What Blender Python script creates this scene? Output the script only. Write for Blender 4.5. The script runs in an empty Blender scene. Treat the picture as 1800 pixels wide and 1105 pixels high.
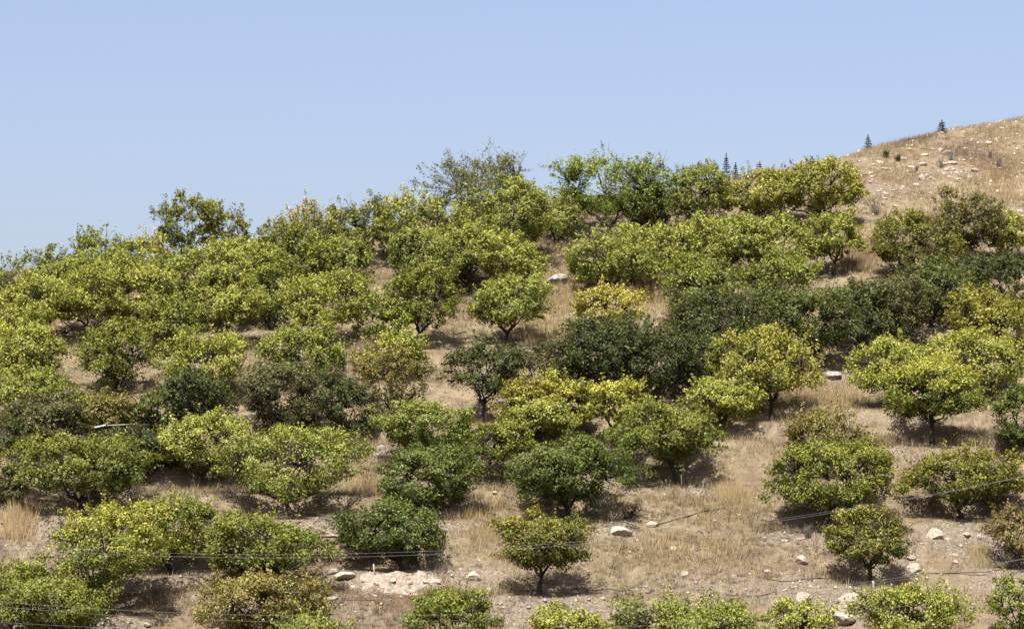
import bpy, math
import numpy as np
from mathutils import Vector

# ------------------------------------------------------------------ camera, sky, sun, exposure
scene = bpy.context.scene
PITCH = math.radians(5.5)
FPX = 5000.0                      # focal length in pixels of the 1800 px wide photograph (100 mm lens)
cam_d = bpy.data.cameras.new('camera')
cam_d.lens = 100.0
cam_d.sensor_width = 36.0
cam_d.clip_start = 1.0
cam_d.clip_end = 5000.0
cam = bpy.data.objects.new('camera', cam_d)
scene.collection.objects.link(cam)
cam.location = (0, 0, 0)
cam.rotation_euler = (math.pi / 2 + PITCH, 0, 0)
scene.camera = cam

SUN_EL = math.radians(57)
SUN_AZ = math.radians(-165)       # compass angle from +Y, clockwise: behind the camera, to the left
sdir = Vector((math.sin(SUN_AZ) * math.cos(SUN_EL), math.cos(SUN_AZ) * math.cos(SUN_EL), math.sin(SUN_EL)))
world = bpy.data.worlds.new('World')
scene.world = world
world.use_nodes = True
wn = world.node_tree
bg = wn.nodes['Background']
sky = wn.nodes.new('ShaderNodeTexSky')
sky.sky_type = 'NISHITA'
sky.sun_disc = False
sky.sun_elevation = SUN_EL
sky.sun_rotation = SUN_AZ
sky.altitude = 0
sky.air_density = 1.0
sky.dust_density = 3.6
sky.ozone_density = 1.0
tintn = wn.nodes.new('ShaderNodeMixRGB')          # white balance of the whole sky
tintn.blend_type = 'MULTIPLY'
tintn.inputs[0].default_value = 1.0
tintn.inputs[2].default_value = (1.09, 0.99, 1.035, 1)
wn.links.new(sky.outputs['Color'], tintn.inputs[1])
wn.links.new(tintn.outputs[0], bg.inputs['Color'])
bg.inputs['Strength'].default_value = 0.080

sun_d = bpy.data.lights.new('sun', 'SUN')
sun_d.energy = 5.0
sun_d.angle = math.radians(0.53)
sun_d.color = (1.0, 0.955, 0.88)
sun = bpy.data.objects.new('sun', sun_d)
scene.collection.objects.link(sun)
sun.location = (-60, -60, 120)
sun.rotation_euler = sdir.to_track_quat('Z', 'Y').to_euler()

scene.view_settings.view_transform = 'Standard'
scene.view_settings.look = 'None'
scene.view_settings.exposure = 1.3
scene.view_settings.gamma = 1.0
scene.view_settings.use_curve_mapping = False

# ------------------------------------------------------------------ helpers
COL = scene.collection
RNG = np.random.default_rng(7)


def smooth(a, b, x):
    t = np.clip((x - a) / (b - a), 0, 1)
    return t * t * (3 - 2 * t)


def _hash(ix, iy, seed):
    n = (ix * 374761393 + iy * 668265263 + seed * 974711) & 0xFFFFFFFF
    n = ((n ^ (n >> 13)) * 1274126177) & 0xFFFFFFFF
    n = n ^ (n >> 16)
    return (n & 0xFFFF) / 65535.0


def noise(x, y, scale, seed=0):
    x = np.asarray(x, float) / scale
    y = np.asarray(y, float) / scale
    ix = np.floor(x).astype(np.int64); iy = np.floor(y).astype(np.int64)
    fx = x - ix; fy = y - iy
    fx = fx * fx * (3 - 2 * fx); fy = fy * fy * (3 - 2 * fy)
    a = _hash(ix, iy, seed); b = _hash(ix + 1, iy, seed)
    c = _hash(ix, iy + 1, seed); d = _hash(ix + 1, iy + 1, seed)
    return (a * (1 - fx) + b * fx) * (1 - fy) + (c * (1 - fx) + d * fx) * fy


def fbm(x, y, scale, seed=0, octs=3):
    s = 0; amp = 1; tot = 0
    for i in range(octs):
        s = s + amp * noise(x, y, scale / 2 ** i, seed + 17 * i); tot += amp; amp *= 0.5
    return s / tot


def mesh_from(name, verts, tris, mat=None, col=None, smooth_shade=False):
    verts = np.ascontiguousarray(verts, np.float32)
    tris = np.ascontiguousarray(tris, np.int32)
    me = bpy.data.meshes.new(name)
    me.vertices.add(len(verts)); me.vertices.foreach_set('co', verts.ravel())
    k = tris.shape[1]
    me.loops.add(tris.size); me.loops.foreach_set('vertex_index', tris.ravel())
    me.polygons.add(len(tris))
    me.polygons.foreach_set('loop_start', np.arange(0, tris.size, k, dtype=np.int32))
    me.polygons.foreach_set('loop_total', np.full(len(tris), k, np.int32))
    me.update(calc_edges=True)
    if smooth_shade:
        me.polygons.foreach_set('use_smooth', np.ones(len(tris), bool))
    if col is not None:
        at = me.color_attributes.new('tint', 'FLOAT_COLOR', 'POINT')
        c = np.ones((len(verts), 4), np.float32); c[:, :3] = col
        at.data.foreach_set('color', c.ravel())
    if mat is not None:
        me.materials.append(mat)
    return me


def obj(name, me, parent=None, loc=None):
    o = bpy.data.objects.new(name, me)
    COL.objects.link(o)
    if parent is not None:
        o.parent = parent
    if loc is not None:
        o.location = loc
    return o


def tag(o, label, cat=None, group=None, kind=None):
    if label:
        o['label'] = label
    if cat:
        o['category'] = cat
    if group:
        o['group'] = group
    if kind:
        o['kind'] = kind
    return o


def tubes(paths, radii, sides=5):
    """paths (n, m, 3), radii (n, m) -> verts, quads of open tapered tubes"""
    paths = np.asarray(paths, float); radii = np.asarray(radii, float)
    n, m, _ = paths.shape
    tan = np.gradient(paths, axis=1)
    tan /= np.linalg.norm(tan, axis=2, keepdims=True) + 1e-9
    ref = np.where(np.abs(tan[..., 2:3]) > 0.9, np.array([1.0, 0, 0]), np.array([0, 0, 1.0]))
    u = np.cross(tan, ref); u /= np.linalg.norm(u, axis=2, keepdims=True) + 1e-9
    v = np.cross(tan, u)
    ang = np.arange(sides) * 2 * math.pi / sides
    ring = (u[:, :, None, :] * np.cos(ang)[None, None, :, None] + v[:, :, None, :] * np.sin(ang)[None, None, :, None])
    V = paths[:, :, None, :] + ring * radii[:, :, None, None]
    idx = np.arange(n * m * sides).reshape(n, m, sides)
    a = idx[:, :-1, :]; b = np.roll(idx, -1, axis=2)[:, :-1, :]
    c = np.roll(idx, -1, axis=2)[:, 1:, :]; d = idx[:, 1:, :]
    Q = np.stack([a, b, c, d], axis=-1).reshape(-1, 4)
    return V.reshape(-1, 3), Q


def box_mesh(name, sx, sy, sz, mat, bevel=0.0, jitter=0.0, rng=None):
    x, y, z = sx / 2, sy / 2, sz / 2
    v = np.array([[-x, -y, -z], [x, -y, -z], [x, y, -z], [-x, y, -z], [-x, -y, z], [x, -y, z], [x, y, z], [-x, y, z]], float)
    if jitter and rng is not None:
        v += rng.normal(0, jitter, v.shape)
    q = np.array([[0, 3, 2, 1], [4, 5, 6, 7], [0, 1, 5, 4], [1, 2, 6, 5], [2, 3, 7, 6], [3, 0, 4, 7]])
    return mesh_from(name, v, q, mat)


# ------------------------------------------------------------------ materials
def new_mat(name):
    m = bpy.data.materials.new(name); m.use_nodes = True
    nt = m.node_tree
    return m, nt, nt.nodes['Principled BSDF'], nt.nodes['Material Output']


def leaf_material():
    m, nt, p, out = new_mat('leaf')
    at = nt.nodes.new('ShaderNodeAttribute'); at.attribute_name = 'tint'
    nt.links.new(at.outputs['Color'], p.inputs['Base Color'])
    p.inputs['Roughness'].default_value = 0.55
    p.inputs['Specular IOR Level'].default_value = 0.25
    tr = nt.nodes.new('ShaderNodeBsdfTranslucent')
    mul = nt.nodes.new('ShaderNodeMixRGB'); mul.blend_type = 'MULTIPLY'; mul.inputs[0].default_value = 1
    mul.inputs[2].default_value = (1.25, 1.15, 0.5, 1)
    nt.links.new(at.outputs['Color'], mul.inputs[1]); nt.links.new(mul.outputs[0], tr.inputs['Color'])
    mx = nt.nodes.new('ShaderNodeMixShader'); mx.inputs[0].default_value = 0.28
    nt.links.new(p.outputs[0], mx.inputs[1]); nt.links.new(tr.outputs[0], mx.inputs[2])
    nt.links.new(mx.outputs[0], out.inputs['Surface'])
    return m


def grass_material():
    m, nt, p, out = new_mat('dry_grass')
    at = nt.nodes.new('ShaderNodeAttribute'); at.attribute_name = 'tint'
    nt.links.new(at.outputs['Color'], p.inputs['Base Color'])
    p.inputs['Roughness'].default_value = 0.7
    p.inputs['Specular IOR Level'].default_value = 0.2
    tr = nt.nodes.new('ShaderNodeBsdfTranslucent'); nt.links.new(at.outputs['Color'], tr.inputs['Color'])
    mx = nt.nodes.new('ShaderNodeMixShader'); mx.inputs[0].default_value = 0.3
    nt.links.new(p.outputs[0], mx.inputs[1]); nt.links.new(tr.outputs[0], mx.inputs[2])
    nt.links.new(mx.outputs[0], out.inputs['Surface'])
    return m


def noise_mat(name, c1, c2, scale, rough=0.9, bump=0.3, bscale=None, c3=None, obj_random=0.0):
    m, nt, p, out = new_mat(name)
    tc = nt.nodes.new('ShaderNodeTexCoord')
    n1 = nt.nodes.new('ShaderNodeTexNoise'); n1.inputs['Scale'].default_value = scale
    n1.inputs['Detail'].default_value = 6; n1.inputs['Roughness'].default_value = 0.65
    nt.links.new(tc.outputs['Object'], n1.inputs['Vector'])
    cr = nt.nodes.new('ShaderNodeValToRGB')
    cr.color_ramp.elements[0].position = 0.32; cr.color_ramp.elements[0].color = (*c1, 1)
    cr.color_ramp.elements[1].position = 0.68; cr.color_ramp.elements[1].color = (*c2, 1)
    if c3:
        e = cr.color_ramp.elements.new(0.5); e.color = (*c3, 1)
    nt.links.new(n1.outputs['Fac'], cr.inputs['Fac'])
    last = cr.outputs['Color']
    if obj_random:
        oi = nt.nodes.new('ShaderNodeObjectInfo')
        mr = nt.nodes.new('ShaderNodeMapRange'); mr.inputs['To Min'].default_value = 1 - obj_random; mr.inputs['To Max'].default_value = 1 + obj_random * 0.5
        nt.links.new(oi.outputs['Random'], mr.inputs['Value'])
        hs = nt.nodes.new('ShaderNodeHueSaturation'); nt.links.new(mr.outputs[0], hs.inputs['Value'])
        nt.links.new(last, hs.inputs['Color']); last = hs.outputs['Color']
    nt.links.new(last, p.inputs['Base Color'])
    p.inputs['Roughness'].default_value = rough
    p.inputs['Specular IOR Level'].default_value = 0.25
    if bump:
        n2 = nt.nodes.new('ShaderNodeTexNoise'); n2.inputs['Scale'].default_value = bscale or scale * 4
        n2.inputs['Detail'].default_value = 5
        nt.links.new(tc.outputs['Object'], n2.inputs['Vector'])
        b = nt.nodes.new('ShaderNodeBump'); b.inputs['Strength'].default_value = bump; b.inputs['Distance'].default_value = 0.05
        nt.links.new(n2.outputs['Fac'], b.inputs['Height']); nt.links.new(b.outputs[0], p.inputs['Normal'])
    return m


def ground_material():
    m, nt, p, out = new_mat('hillside_soil')
    at = nt.nodes.new('ShaderNodeAttribute'); at.attribute_name = 'tint'     # r: bare chalky soil, g: straw cover, b: red-brown earth
    sep = nt.nodes.new('ShaderNodeSeparateColor'); nt.links.new(at.outputs['Color'], sep.inputs['Color'])
    tc = nt.nodes.new('ShaderNodeTexCoord')

    def nz(scale, detail=6, rough=0.65):
        n = nt.nodes.new('ShaderNodeTexNoise'); n.inputs['Scale'].default_value = scale
        n.inputs['Detail'].default_value = detail; n.inputs['Roughness'].default_value = rough
        nt.links.new(tc.outputs['Object'], n.inputs['Vector']); return n

    def ramp(src, p0, c0, p1, c1):
        r = nt.nodes.new('ShaderNodeValToRGB')
        r.color_ramp.elements[0].position = p0; r.color_ramp.elements[0].color = (*c0, 1)
        r.color_ramp.elements[1].position = p1; r.color_ramp.elements[1].color = (*c1, 1)
        nt.links.new(src, r.inputs['Fac']); return r

    def mix(f, a, b):
        x = nt.nodes.new('ShaderNodeMixRGB'); nt.links.new(f, x.inputs[0])
        nt.links.new(a, x.inputs[1]); nt.links.new(b, x.inputs[2]); return x

    n_mid = nz(1.7); n_fine = nz(9.0); n_big = nz(0.35)
    straw = ramp(n_mid.outputs['Fac'], 0.35, (0.15, 0.117, 0.075), 0.65, (0.29, 0.236, 0.152))
    chalk = ramp(n_fine.outputs['Fac'], 0.36, (0.13, 0.102, 0.073), 0.68, (0.33, 0.278, 0.217))
    earth = ramp(n_fine.outputs['Fac'], 0.35, (0.115, 0.072, 0.042), 0.66, (0.215, 0.152, 0.097))
    mx1 = mix(sep.outputs['Blue'], straw.outputs[0], earth.outputs[0])
    # break the bare mask up with noise
    add = nt.nodes.new('ShaderNodeMath'); add.operation = 'MULTIPLY_ADD'
    nt.links.new(n_fine.outputs['Fac'], add.inputs[0]); add.inputs[1].default_value = 1.3
    sub = nt.nodes.new('ShaderNodeMath'); sub.operation = 'SUBTRACT'
    nt.links.new(sep.outputs['Red'], sub.inputs[0]); sub.inputs[1].default_value = 0.65
    nt.links.new(sub.outputs[0], add.inputs[2])
    fac = nt.nodes.new('ShaderNodeMapRange'); fac.inputs['From Min'].default_value = 0.38; fac.inputs['From Max'].default_value = 0.80
    nt.links.new(add.outputs[0], fac.inputs['Value'])
    mx2 = mix(fac.outputs[0], mx1.outputs[0], chalk.outputs[0])
    # litter, dead stalks and clods: small dark flecks everywhere, denser in patches
    n_lit = nz(22.0, 3, 0.6); n_pat = nz(0.9, 4, 0.6)
    sm_ = nt.nodes.new('ShaderNodeMath'); sm_.operation = 'MULTIPLY_ADD'
    nt.links.new(n_pat.outputs['Fac'], sm_.inputs[0]); sm_.inputs[1].default_value = 0.55; nt.links.new(n_lit.outputs['Fac'], sm_.inputs[2])
    flk = nt.nodes.new('ShaderNodeMapRange'); flk.inputs['From Min'].default_value = 0.80; flk.inputs['From Max'].default_value = 0.94
    flk.inputs['To Min'].default_value = 0.0; flk.inputs['To Max'].default_value = 0.40
    nt.links.new(sm_.outputs[0], flk.inputs['Value'])
    dk = nt.nodes.new('ShaderNodeMixRGB'); nt.links.new(flk.outputs[0], dk.inputs[0])
    nt.links.new(mx2.outputs[0], dk.inputs[1]); dk.inputs[2].default_value = (0.075, 0.055, 0.038, 1)
    nt.links.new(dk.outputs[0], p.inputs['Base Color'])
    p.inputs['Roughness'].default_value = 0.95
    p.inputs['Specular IOR Level'].default_value = 0.1
    b = nt.nodes.new('ShaderNodeBump'); b.inputs['Strength'].default_value = 1.0; b.inputs['Distance'].default_value = 0.26
    nb = nz(6.0, 8, 0.7); nt.links.new(nb.outputs['Fac'], b.inputs['Height']); nt.links.new(b.outputs[0], p.inputs['Normal'])
    return m


M_LEAF = leaf_material()
M_GRASS = grass_material()
M_BARK = noise_mat('bark', (0.018, 0.013, 0.010), (0.05, 0.04, 0.031), 9, 0.9, 0.5)
M_BARK_GREY = noise_mat('grey_bark', (0.065, 0.057, 0.05), (0.15, 0.135, 0.115), 9, 0.9, 0.5)
M_GROUND = ground_material()
M_ROCK = noise_mat('limestone', (0.18, 0.148, 0.11), (0.38, 0.34, 0.285), 3.2, 0.92, 0.55, 9, (0.30, 0.258, 0.205), 0.16)
M_ROCK_GREY = noise_mat('grey_stone', (0.10, 0.092, 0.085), (0.34, 0.31, 0.285), 4.0, 0.92, 0.6, 10, (0.21, 0.195, 0.18))
M_ROCK_TAN = noise_mat('tan_stone', (0.13, 0.09, 0.055), (0.28, 0.21, 0.14), 4.0, 0.92, 0.6, 10)
M_CHIP = noise_mat('chalk_chips', (0.19, 0.155, 0.112), (0.37, 0.325, 0.265), 1.3, 0.95, 0.0)
M_CABLE = noise_mat('aluminium_cable', (0.075, 0.075, 0.075), (0.11, 0.11, 0.11), 3, 0.45, 0.0)
M_HOSE = noise_mat('black_hose', (0.03, 0.027, 0.025), (0.075, 0.065, 0.055), 5, 0.6, 0.0)
M_WOOD = noise_mat('weathered_wood', (0.17, 0.14, 0.105), (0.32, 0.275, 0.22), 7, 0.9, 0.3)
M_WOOD_DARK = noise_mat('old_dark_wood', (0.045, 0.038, 0.03), (0.12, 0.10, 0.08), 7, 0.9, 0.3)
M_WHITE = noise_mat('white_paint', (0.36, 0.35, 0.33), (0.46, 0.45, 0.43), 4, 0.7, 0.0)
M_TIN = noise_mat('galvanised_sheet', (0.09, 0.095, 0.105), (0.14, 0.145, 0.155), 3, 0.85, 0.0)

# ------------------------------------------------------------------ terrain
S = 0.42
Z100 = -1.41


def ray(px, py):
    dx = (px - 900.0) / FPX; dz = (552.5 - py) / FPX
    y = math.cos(PITCH) - math.sin(PITCH) * dz
    z = math.sin(PITCH) + math.cos(PITCH) * dz
    return dx / y, z / y            # x and z per metre of y


K_CREST = 0.03
SKYLINE = [(-400, 520), (0, 486), (300, 448), (560, 425), (800, 382), (1000, 358), (1200, 332), (1360, 304), (1450, 284), (1520, 266), (1650, 236), (1800, 207), (2200, 130)]
_cx, _cy = [], []
for _px, _py in SKYLINE:
    _rx, t = ray(_px, _py)
    u = (S - t) / (2 * K_CREST)
    yc = (S * 100 - Z100 - (S - t) * u + K_CREST * u * u) / (S - t)
    _cx.append(_rx * (yc + u)); _cy.append(yc)


def crest_y(x):
    return np.interp(x, _cx, _cy)


def base_z(x, y):
    x = np.asarray(x, float); y = np.asarray(y, float)
    z = Z100 + S * (y - 100)
    # foot of the hill, valley floor, rise to where the camera stands
    foot = np.maximum(0, 86 - y)
    z = np.where(y < 86, Z100 + S * (-14) - S * 8 * (1 - np.exp(-foot / 8)), z)
    z = z + smooth(45, 0, y) * 9.0 * (y < 86)
    # crest
    uu = np.maximum(0, y - crest_y(x))
    umax = 13.0
    q = np.minimum(uu, umax)
    z = z - K_CREST * q * q - (2 * K_CREST * umax) * np.maximum(0, uu - umax)
    z = np.maximum(z, -16 + 0 * z)
    amp = smooth(86, 100, y) * (0.35 + 0.65 * smooth(6, -14, y - crest_y(x)))
    z = z + amp * ((fbm(x, y, 9.0, 3) - 0.5) * 1.0 + (fbm(x, y, 2.6, 11, 2) - 0.5) * 0.30 + (noise(x, y, 0.8, 21) - 0.5) * 0.15)
    # faint horizontal terraces
    w = y + 2.0 * (noise(x, y, 14, 31) - 0.5)
    z = z + amp * 0.16 * np.sin(w * 2 * math.pi / 4.6) * (0.4 + noise(x, y, 7, 41))
    return z


PLATFORMS = []      # (x, y, z, rx, ry, strength)


def ground_z(x, y):
    x = np.asarray(x, float); y = np.asarray(y, float)
    z = base_z(x, y)
    if PLATFORMS:
        wob = 0.28 * (noise(x, y, 0.9, 55) - 0.5) + 0.16 * (noise(x, y, 0.35, 57) - 0.5)
        for (tx, ty, tz, rx, ry, k) in PLATFORMS:
            m = (np.abs(x - tx) < rx * 1.7) & (np.abs(y - ty) < ry * 1.7)
            if not m.any():
                continue
            r = np.hypot((x - tx) / rx, (y - ty) / np.where(y > ty, ry * 0.8, ry)) + wob
            w = k * smooth(1.18, 0.86, r) * m
            z = z * (1 - w) + w * (tz + 0.10 * (y - ty) + 0.03 * (noise(x, y, 0.5, 61) - 0.5))
    return z


_YS = np.arange(88, 215, 0.1)


def hit(px, py, fn=base_z):
    """where the sight line through a photo pixel meets the hillside"""
    rx, rz = ray(px, py)
    d = fn(rx * _YS, _YS) - rz * _YS
    i = np.argmax(d > 0)
    if d[i] <= 0:                       # above the skyline: stand it just over the crest
        i = np.argmax(d)
    y = _YS[i]
    return rx * y, y, float(fn(np.array([rx * y]), np.array([y]))[0])


# ------------------------------------------------------------------ the trees, one line each
# centre x, base y, width, top y (pixels of the photograph), palette, kind, label
T = [
 # along the bottom edge
 (20, 1112, 120, 985, 'G', 'bush', 'dark green orchard tree cut by the left edge, below the dry grass'),
 (105, 1128, 215, 1012, 'G', 'dome', 'broad green orchard tree filling the bottom left corner under the cables'),
 (162, 1078, 228, 880, 'YG', 'tall', 'tall green tree with yellow top standing left of the front row'),
 (305, 1008, 180, 874, 'G', 'dome', 'green tree between the yellow-topped tree and the wide one by the cables'),
 (447, 1036, 250, 902, 'G', 'dome', 'wide green tree the upper cables cross, left of the pale bank'),
 (445, 1128, 245, 1008, 'O', 'bush', 'olive-brown tree at the bottom, left of centre, below the wide green one'),
 (545, 1168, 150, 1078, 'LG', 'bush', 'light green treetop at the bottom edge beside the olive-brown tree'),
 (708, 1003, 206, 884, 'GD', 'dome', 'dark green tree right above the long white chalk bank'),
 (790, 1150, 172, 1034, 'G', 'bush', 'green treetop at the bottom edge below the white chalk bank'),
 (948, 1046, 186, 902, 'OG', 'dome', 'round olive-green tree on a short trunk over a black round shadow, bottom centre'),
 (1000, 916, 232, 768, 'GD', 'dome', 'large dark green domed tree in the centre of the lower slope'),
 (1005, 1160, 150, 1068, 'Y', 'bush', 'yellow-green treetop at the bottom edge right of centre'),
 (1200, 1172, 275, 1048, 'LG', 'bush', 'wide green tree with upright shoots at the bottom edge, right of centre'),
 (1405, 1170, 130, 1056, 'Y', 'bush', 'small yellow treetop at the bottom edge left of the big white boulder'),
 (1595, 1150, 205, 1022, 'Y', 'dome', 'bright yellow-green tree at the bottom edge right of the big white boulder'),
 (1795, 1140, 95, 1008, 'LG', 'bush', 'light green tree cut by the right edge at the bottom corner'),
 (1532, 1027, 160, 888, 'OG', 'lean', 'olive-green tree with forked leaning trunk above the crossing cables, lower right'),
 (1788, 1002, 125, 888, 'B', 'sparse', 'thin brownish half-bare tree at the right edge with twigs showing'),
 # second row
 (745, 908, 200, 784, 'GD', 'bush', 'dark green tree directly behind the one above the chalk bank'),
 (1442, 934, 232, 772, 'G', 'dome', 'big green tree right of centre with black shadow and cables across its foot'),
 (1690, 914, 206, 786, 'OG', 'dome', 'wide olive-green tree shading a dark hollow above white rocks, lower right'),
 (20, 908, 70, 852, 'DO', 'bush', 'low dark olive bush at left edge above the tall dry grass'),
 (142, 902, 240, 768, 'G', 'dome', 'big round mid-green tree at left with drooping dark lower edge'),
 (512, 908, 262, 744, 'LGY', 'dome', 'largest yellow-green spreading tree left of centre with ragged skirt'),
 (362, 858, 178, 724, 'Y', 'dome', 'yellow tree with dark trunk beside the grey metal sheet'),
 (1190, 853, 206, 704, 'G', 'dome', 'green tree on a slim trunk above two pale planks'),
 (880, 857, 140, 738, 'G', 'dome', 'small green umbrella tree with thin straight trunk, behind the large dark dome'),
 (768, 818, 176, 708, 'LG', 'dome', 'light green tree left of the thin-trunked umbrella tree'),
 (955, 792, 130, 706, 'Y', 'dome', 'low yellow tree in front of the golden pair, above the large dark dome'),
 (1008, 776, 122, 658, 'YK', 'dome', 'left one of the two golden-yellow trees below the dark green thicket'),
 (1078, 788, 116, 662, 'YK', 'dome', 'right one of the two golden-yellow trees, with its trunk showing'),
 (1264, 772, 146, 660, 'Y', 'dome', 'yellow-green tree leaning out left of the broad yellow one on the slope'),
 (1355, 738, 196, 578, 'YO', 'dome', 'broad yellow tree on a trunk just left of the straw meadow'),
 (1448, 838, 168, 716, 'O', 'sparse', 'loose olive tree with upright shoots at the foot of the straw meadow'),
 (1638, 782, 212, 630, 'YG', 'dome', 'yellow-green umbrella tree on a single straight black trunk at right'),
 (1795, 812, 110, 668, 'GD', 'bush', 'dark green tree at the right edge beside the straight-trunked umbrella tree'),
 (10, 882, 90, 728, 'D', 'bush', 'nearly black-green tree at the left edge beside the big round one'),
 (80, 806, 170, 694, 'DO', 'bush', 'dark brownish-green tree left of the hut roof'),
 (232, 854, 124, 752, 'D', 'bush', 'dark green bush in front of the hut'),
 # middle slope, left to right
 (350, 748, 142, 648, 'D', 'bush', 'dark green tree right of the hut, left part of the dark hedge'),
 (488, 752, 148, 638, 'DO', 'bush', 'brown-tinged dark tree in the middle of the dark hedge'),
 (602, 768, 104, 652, 'D', 'bush', 'dark green tree at the right end of the dark hedge'),
 (702, 728, 136, 602, 'O', 'sparse', 'olive-brown see-through tree between the dark hedge and dark green trees'),
 (846, 744, 142, 592, 'D', 'tall', 'tall dark green tree with forked trunk left of the golden trees'),
 (928, 716, 104, 610, 'DO', 'sparse', 'thin dark olive tree behind the gold-brown one'),
 (916, 764, 92, 656, 'K', 'dome', 'gold-brown narrow tree left of the golden pair'),
 (1050, 694, 152, 554, 'D', 'dome', 'dark green tree just below the small golden bush'),
 (1155, 704, 144, 564, 'D', 'dome', 'dark green tree in the middle of the central thicket'),
 (1268, 644, 170, 508, 'D', 'dome', 'dark green tree at the right of the central thicket, below the wide tan gap'),
 (1432, 653, 174, 498, 'DG', 'dome', 'dark green tree with forked trunk over the long white stones'),
 (1560, 604, 146, 478, 'DO', 'bush', 'dark olive tree right of the forked-trunk tree over white stones'),
 (1645, 564, 152, 452, 'DG', 'bush', 'dark grey-green tree behind the mustard-coloured tree'),
 (1784, 552, 96, 440, 'D', 'bush', 'dark green tree at the right edge below the bare hill'),
 (1726, 596, 134, 506, 'M', 'dome', 'mustard-coloured rounded tree near the right edge'),
 (1572, 704, 150, 590, 'Y', 'dome', 'yellow tree behind and left of the straight-trunked umbrella tree'),
 (1742, 696, 172, 582, 'Y', 'dome', 'yellow tree below the mustard one at the right edge'),
 (1668, 664, 130, 588, 'Y', 'dome', 'yellow tree between two others of its colour, below the mustard one'),
 (205, 678, 146, 558, 'G', 'bush', 'green fan-shaped tree over a sunny tan bank at left'),
 (55, 670, 140, 568, 'Y', 'dome', 'yellow-green tree at left below the dark log'),
 (62, 752, 136, 640, 'LGY', 'bush', 'yellow-green tree at left edge, above the dark brownish one'),
 (188, 756, 110, 684, 'O', 'bush', 'low olive tree right of the white post'),
 (118, 752, 92, 682, 'G', 'bush', 'low green tree behind the white post'),
 (280, 752, 92, 680, 'DG', 'bush', 'small green tree behind the grey metal sheet'),
 (396, 618, 134, 498, 'Y', 'dome', 'yellow umbrella tree with tall bare black trunk, left of centre'),
 (352, 694, 152, 584, 'Y', 'bush', 'yellow-green tree below the tall bare-trunked umbrella tree'),
 (532, 674, 152, 556, 'LGY', 'bush', 'yellow-green tree just above the dark hedge'),
 (562, 594, 152, 472, 'Y', 'dome', 'rounded yellow tree right of the bare-trunked umbrella tree'),
 (695, 654, 116, 578, 'Y', 'bush', 'bright yellow tree above the see-through olive one'),
 (672, 600, 98, 514, 'LG', 'bush', 'small light green tree right of the rounded yellow tree'),
 (745, 598, 124, 458, 'G', 'dome', 'green tree left of the lone yellow tree in the straw clearing'),
 (884, 592, 146, 482, 'LGY', 'dome', 'lone yellow-green tree in the straw clearing at the centre'),
 (1062, 580, 122, 500, 'K2', 'bush', 'small golden-yellow bush in the straw clearing, brightest yellow of all'),
 # upper slope
 (300, 612, 120, 520, 'LG', 'bush', 'light green tree above the fan-shaped green one'),
 (20, 644, 100, 524, 'Y', 'bush', 'yellow tree at left edge above the dark log'),
 (62, 594, 136, 472, 'Y', 'dome', 'yellow tree on upper slope at far left, under the skyline shoots'),
 (152, 582, 136, 458, 'Y', 'dome', 'yellow tree on upper left slope below the upright skyline tree'),
 (236, 584, 160, 448, 'Y', 'dome', 'yellow tree on upper left slope, below the large dark skyline tree'),
 (342, 552, 146, 430, 'LGY', 'dome', 'yellow-green tree directly under the large dark skyline tree'),
 (432, 528, 142, 418, 'Y', 'dome', 'yellow-green tree under the reddish skyline bush'),
 (478, 566, 100, 456, 'LG', 'bush', 'light green tree left of the rounded yellow tree'),
 (502, 518, 132, 388, 'G', 'dome', 'green tree below the orange-tipped skyline tree'),
 (612, 526, 110, 408, 'LG', 'bush', 'light green tree left of the tan gap, upper slope'),
 (745, 506, 158, 388, 'LG', 'dome', 'green tree on upper slope right of the tan gap'),
 (888, 512, 136, 402, 'Y', 'dome', 'yellow tree on upper slope left of the grey boulder'),
 (1066, 510, 158, 404, 'LGY', 'dome', 'yellow-green tree with dark stems just right of the grey boulder'),
 (1204, 488, 158, 384, 'Y', 'dome', 'yellow tree below the leafy gappy skyline tree, upper right'),
 (1236, 566, 138, 442, 'LG', 'bush', 'light green tree right of the brush tussock, above the central thicket'),
 (1352, 478, 152, 378, 'LGY', 'dome', 'yellow-green tree below the slanting bare limb'),
 (1380, 530, 128, 440, 'LG', 'bush', 'bright green tree left of the small trunked yellow tree'),
 (1466, 484, 116, 364, 'Y', 'dome', 'small yellow tree on a short trunk at the edge of the bare hill'),
 (1602, 480, 154, 362, 'OG', 'bush', 'olive-green bushy tree at the edge of the bare hill'),
 (1702, 470, 134, 338, 'OD', 'dome', 'dark olive tree on a trunk against the bare hill'),
 (1768, 448, 82, 368, 'Y', 'dome', 'small yellow tree at right edge against the bare hill'),
 (1102, 672, 136, 556, 'D', 'bush', 'dark green tree between the golden bush and the middle of the thicket'),
 (1214, 690, 120, 582, 'D', 'bush', 'dark green tree in the thicket, above the yellow-green leaning one'),
 (986, 690, 112, 592, 'DO', 'bush', 'dull dark tree at the left end of the central thicket'),
 (1345, 612, 116, 502, 'DG', 'bush', 'dark green tree between thicket and forked-trunk tree'),
 (1502, 606, 124, 488, 'DG', 'bush', 'dark green tree touching the forked-trunk tree on its right'),
 (1702, 534, 116, 448, 'D', 'bush', 'dark green tree below the dark olive one against the bare hill'),
 (1284, 474, 136, 374, 'LGY', 'dome', 'yellow-green tree in the upper right, third below the conifer saplings'),
 (1140, 470, 120, 388, 'LGY', 'dome', 'yellow-green tree at the foot of the big gappy skyline tree'),
 (822, 500, 124, 384, 'LGY', 'dome', 'yellow-green tree between the upper yellow tree and the green one beside the tan gap'),
 (572, 502, 116, 412, 'LG', 'dome', 'light green tree below the dark skyline tree right of the orange tips'),
 (384, 572, 112, 452, 'LGY', 'dome', 'yellow-green tree just above the bare-trunked umbrella tree'),
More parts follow.
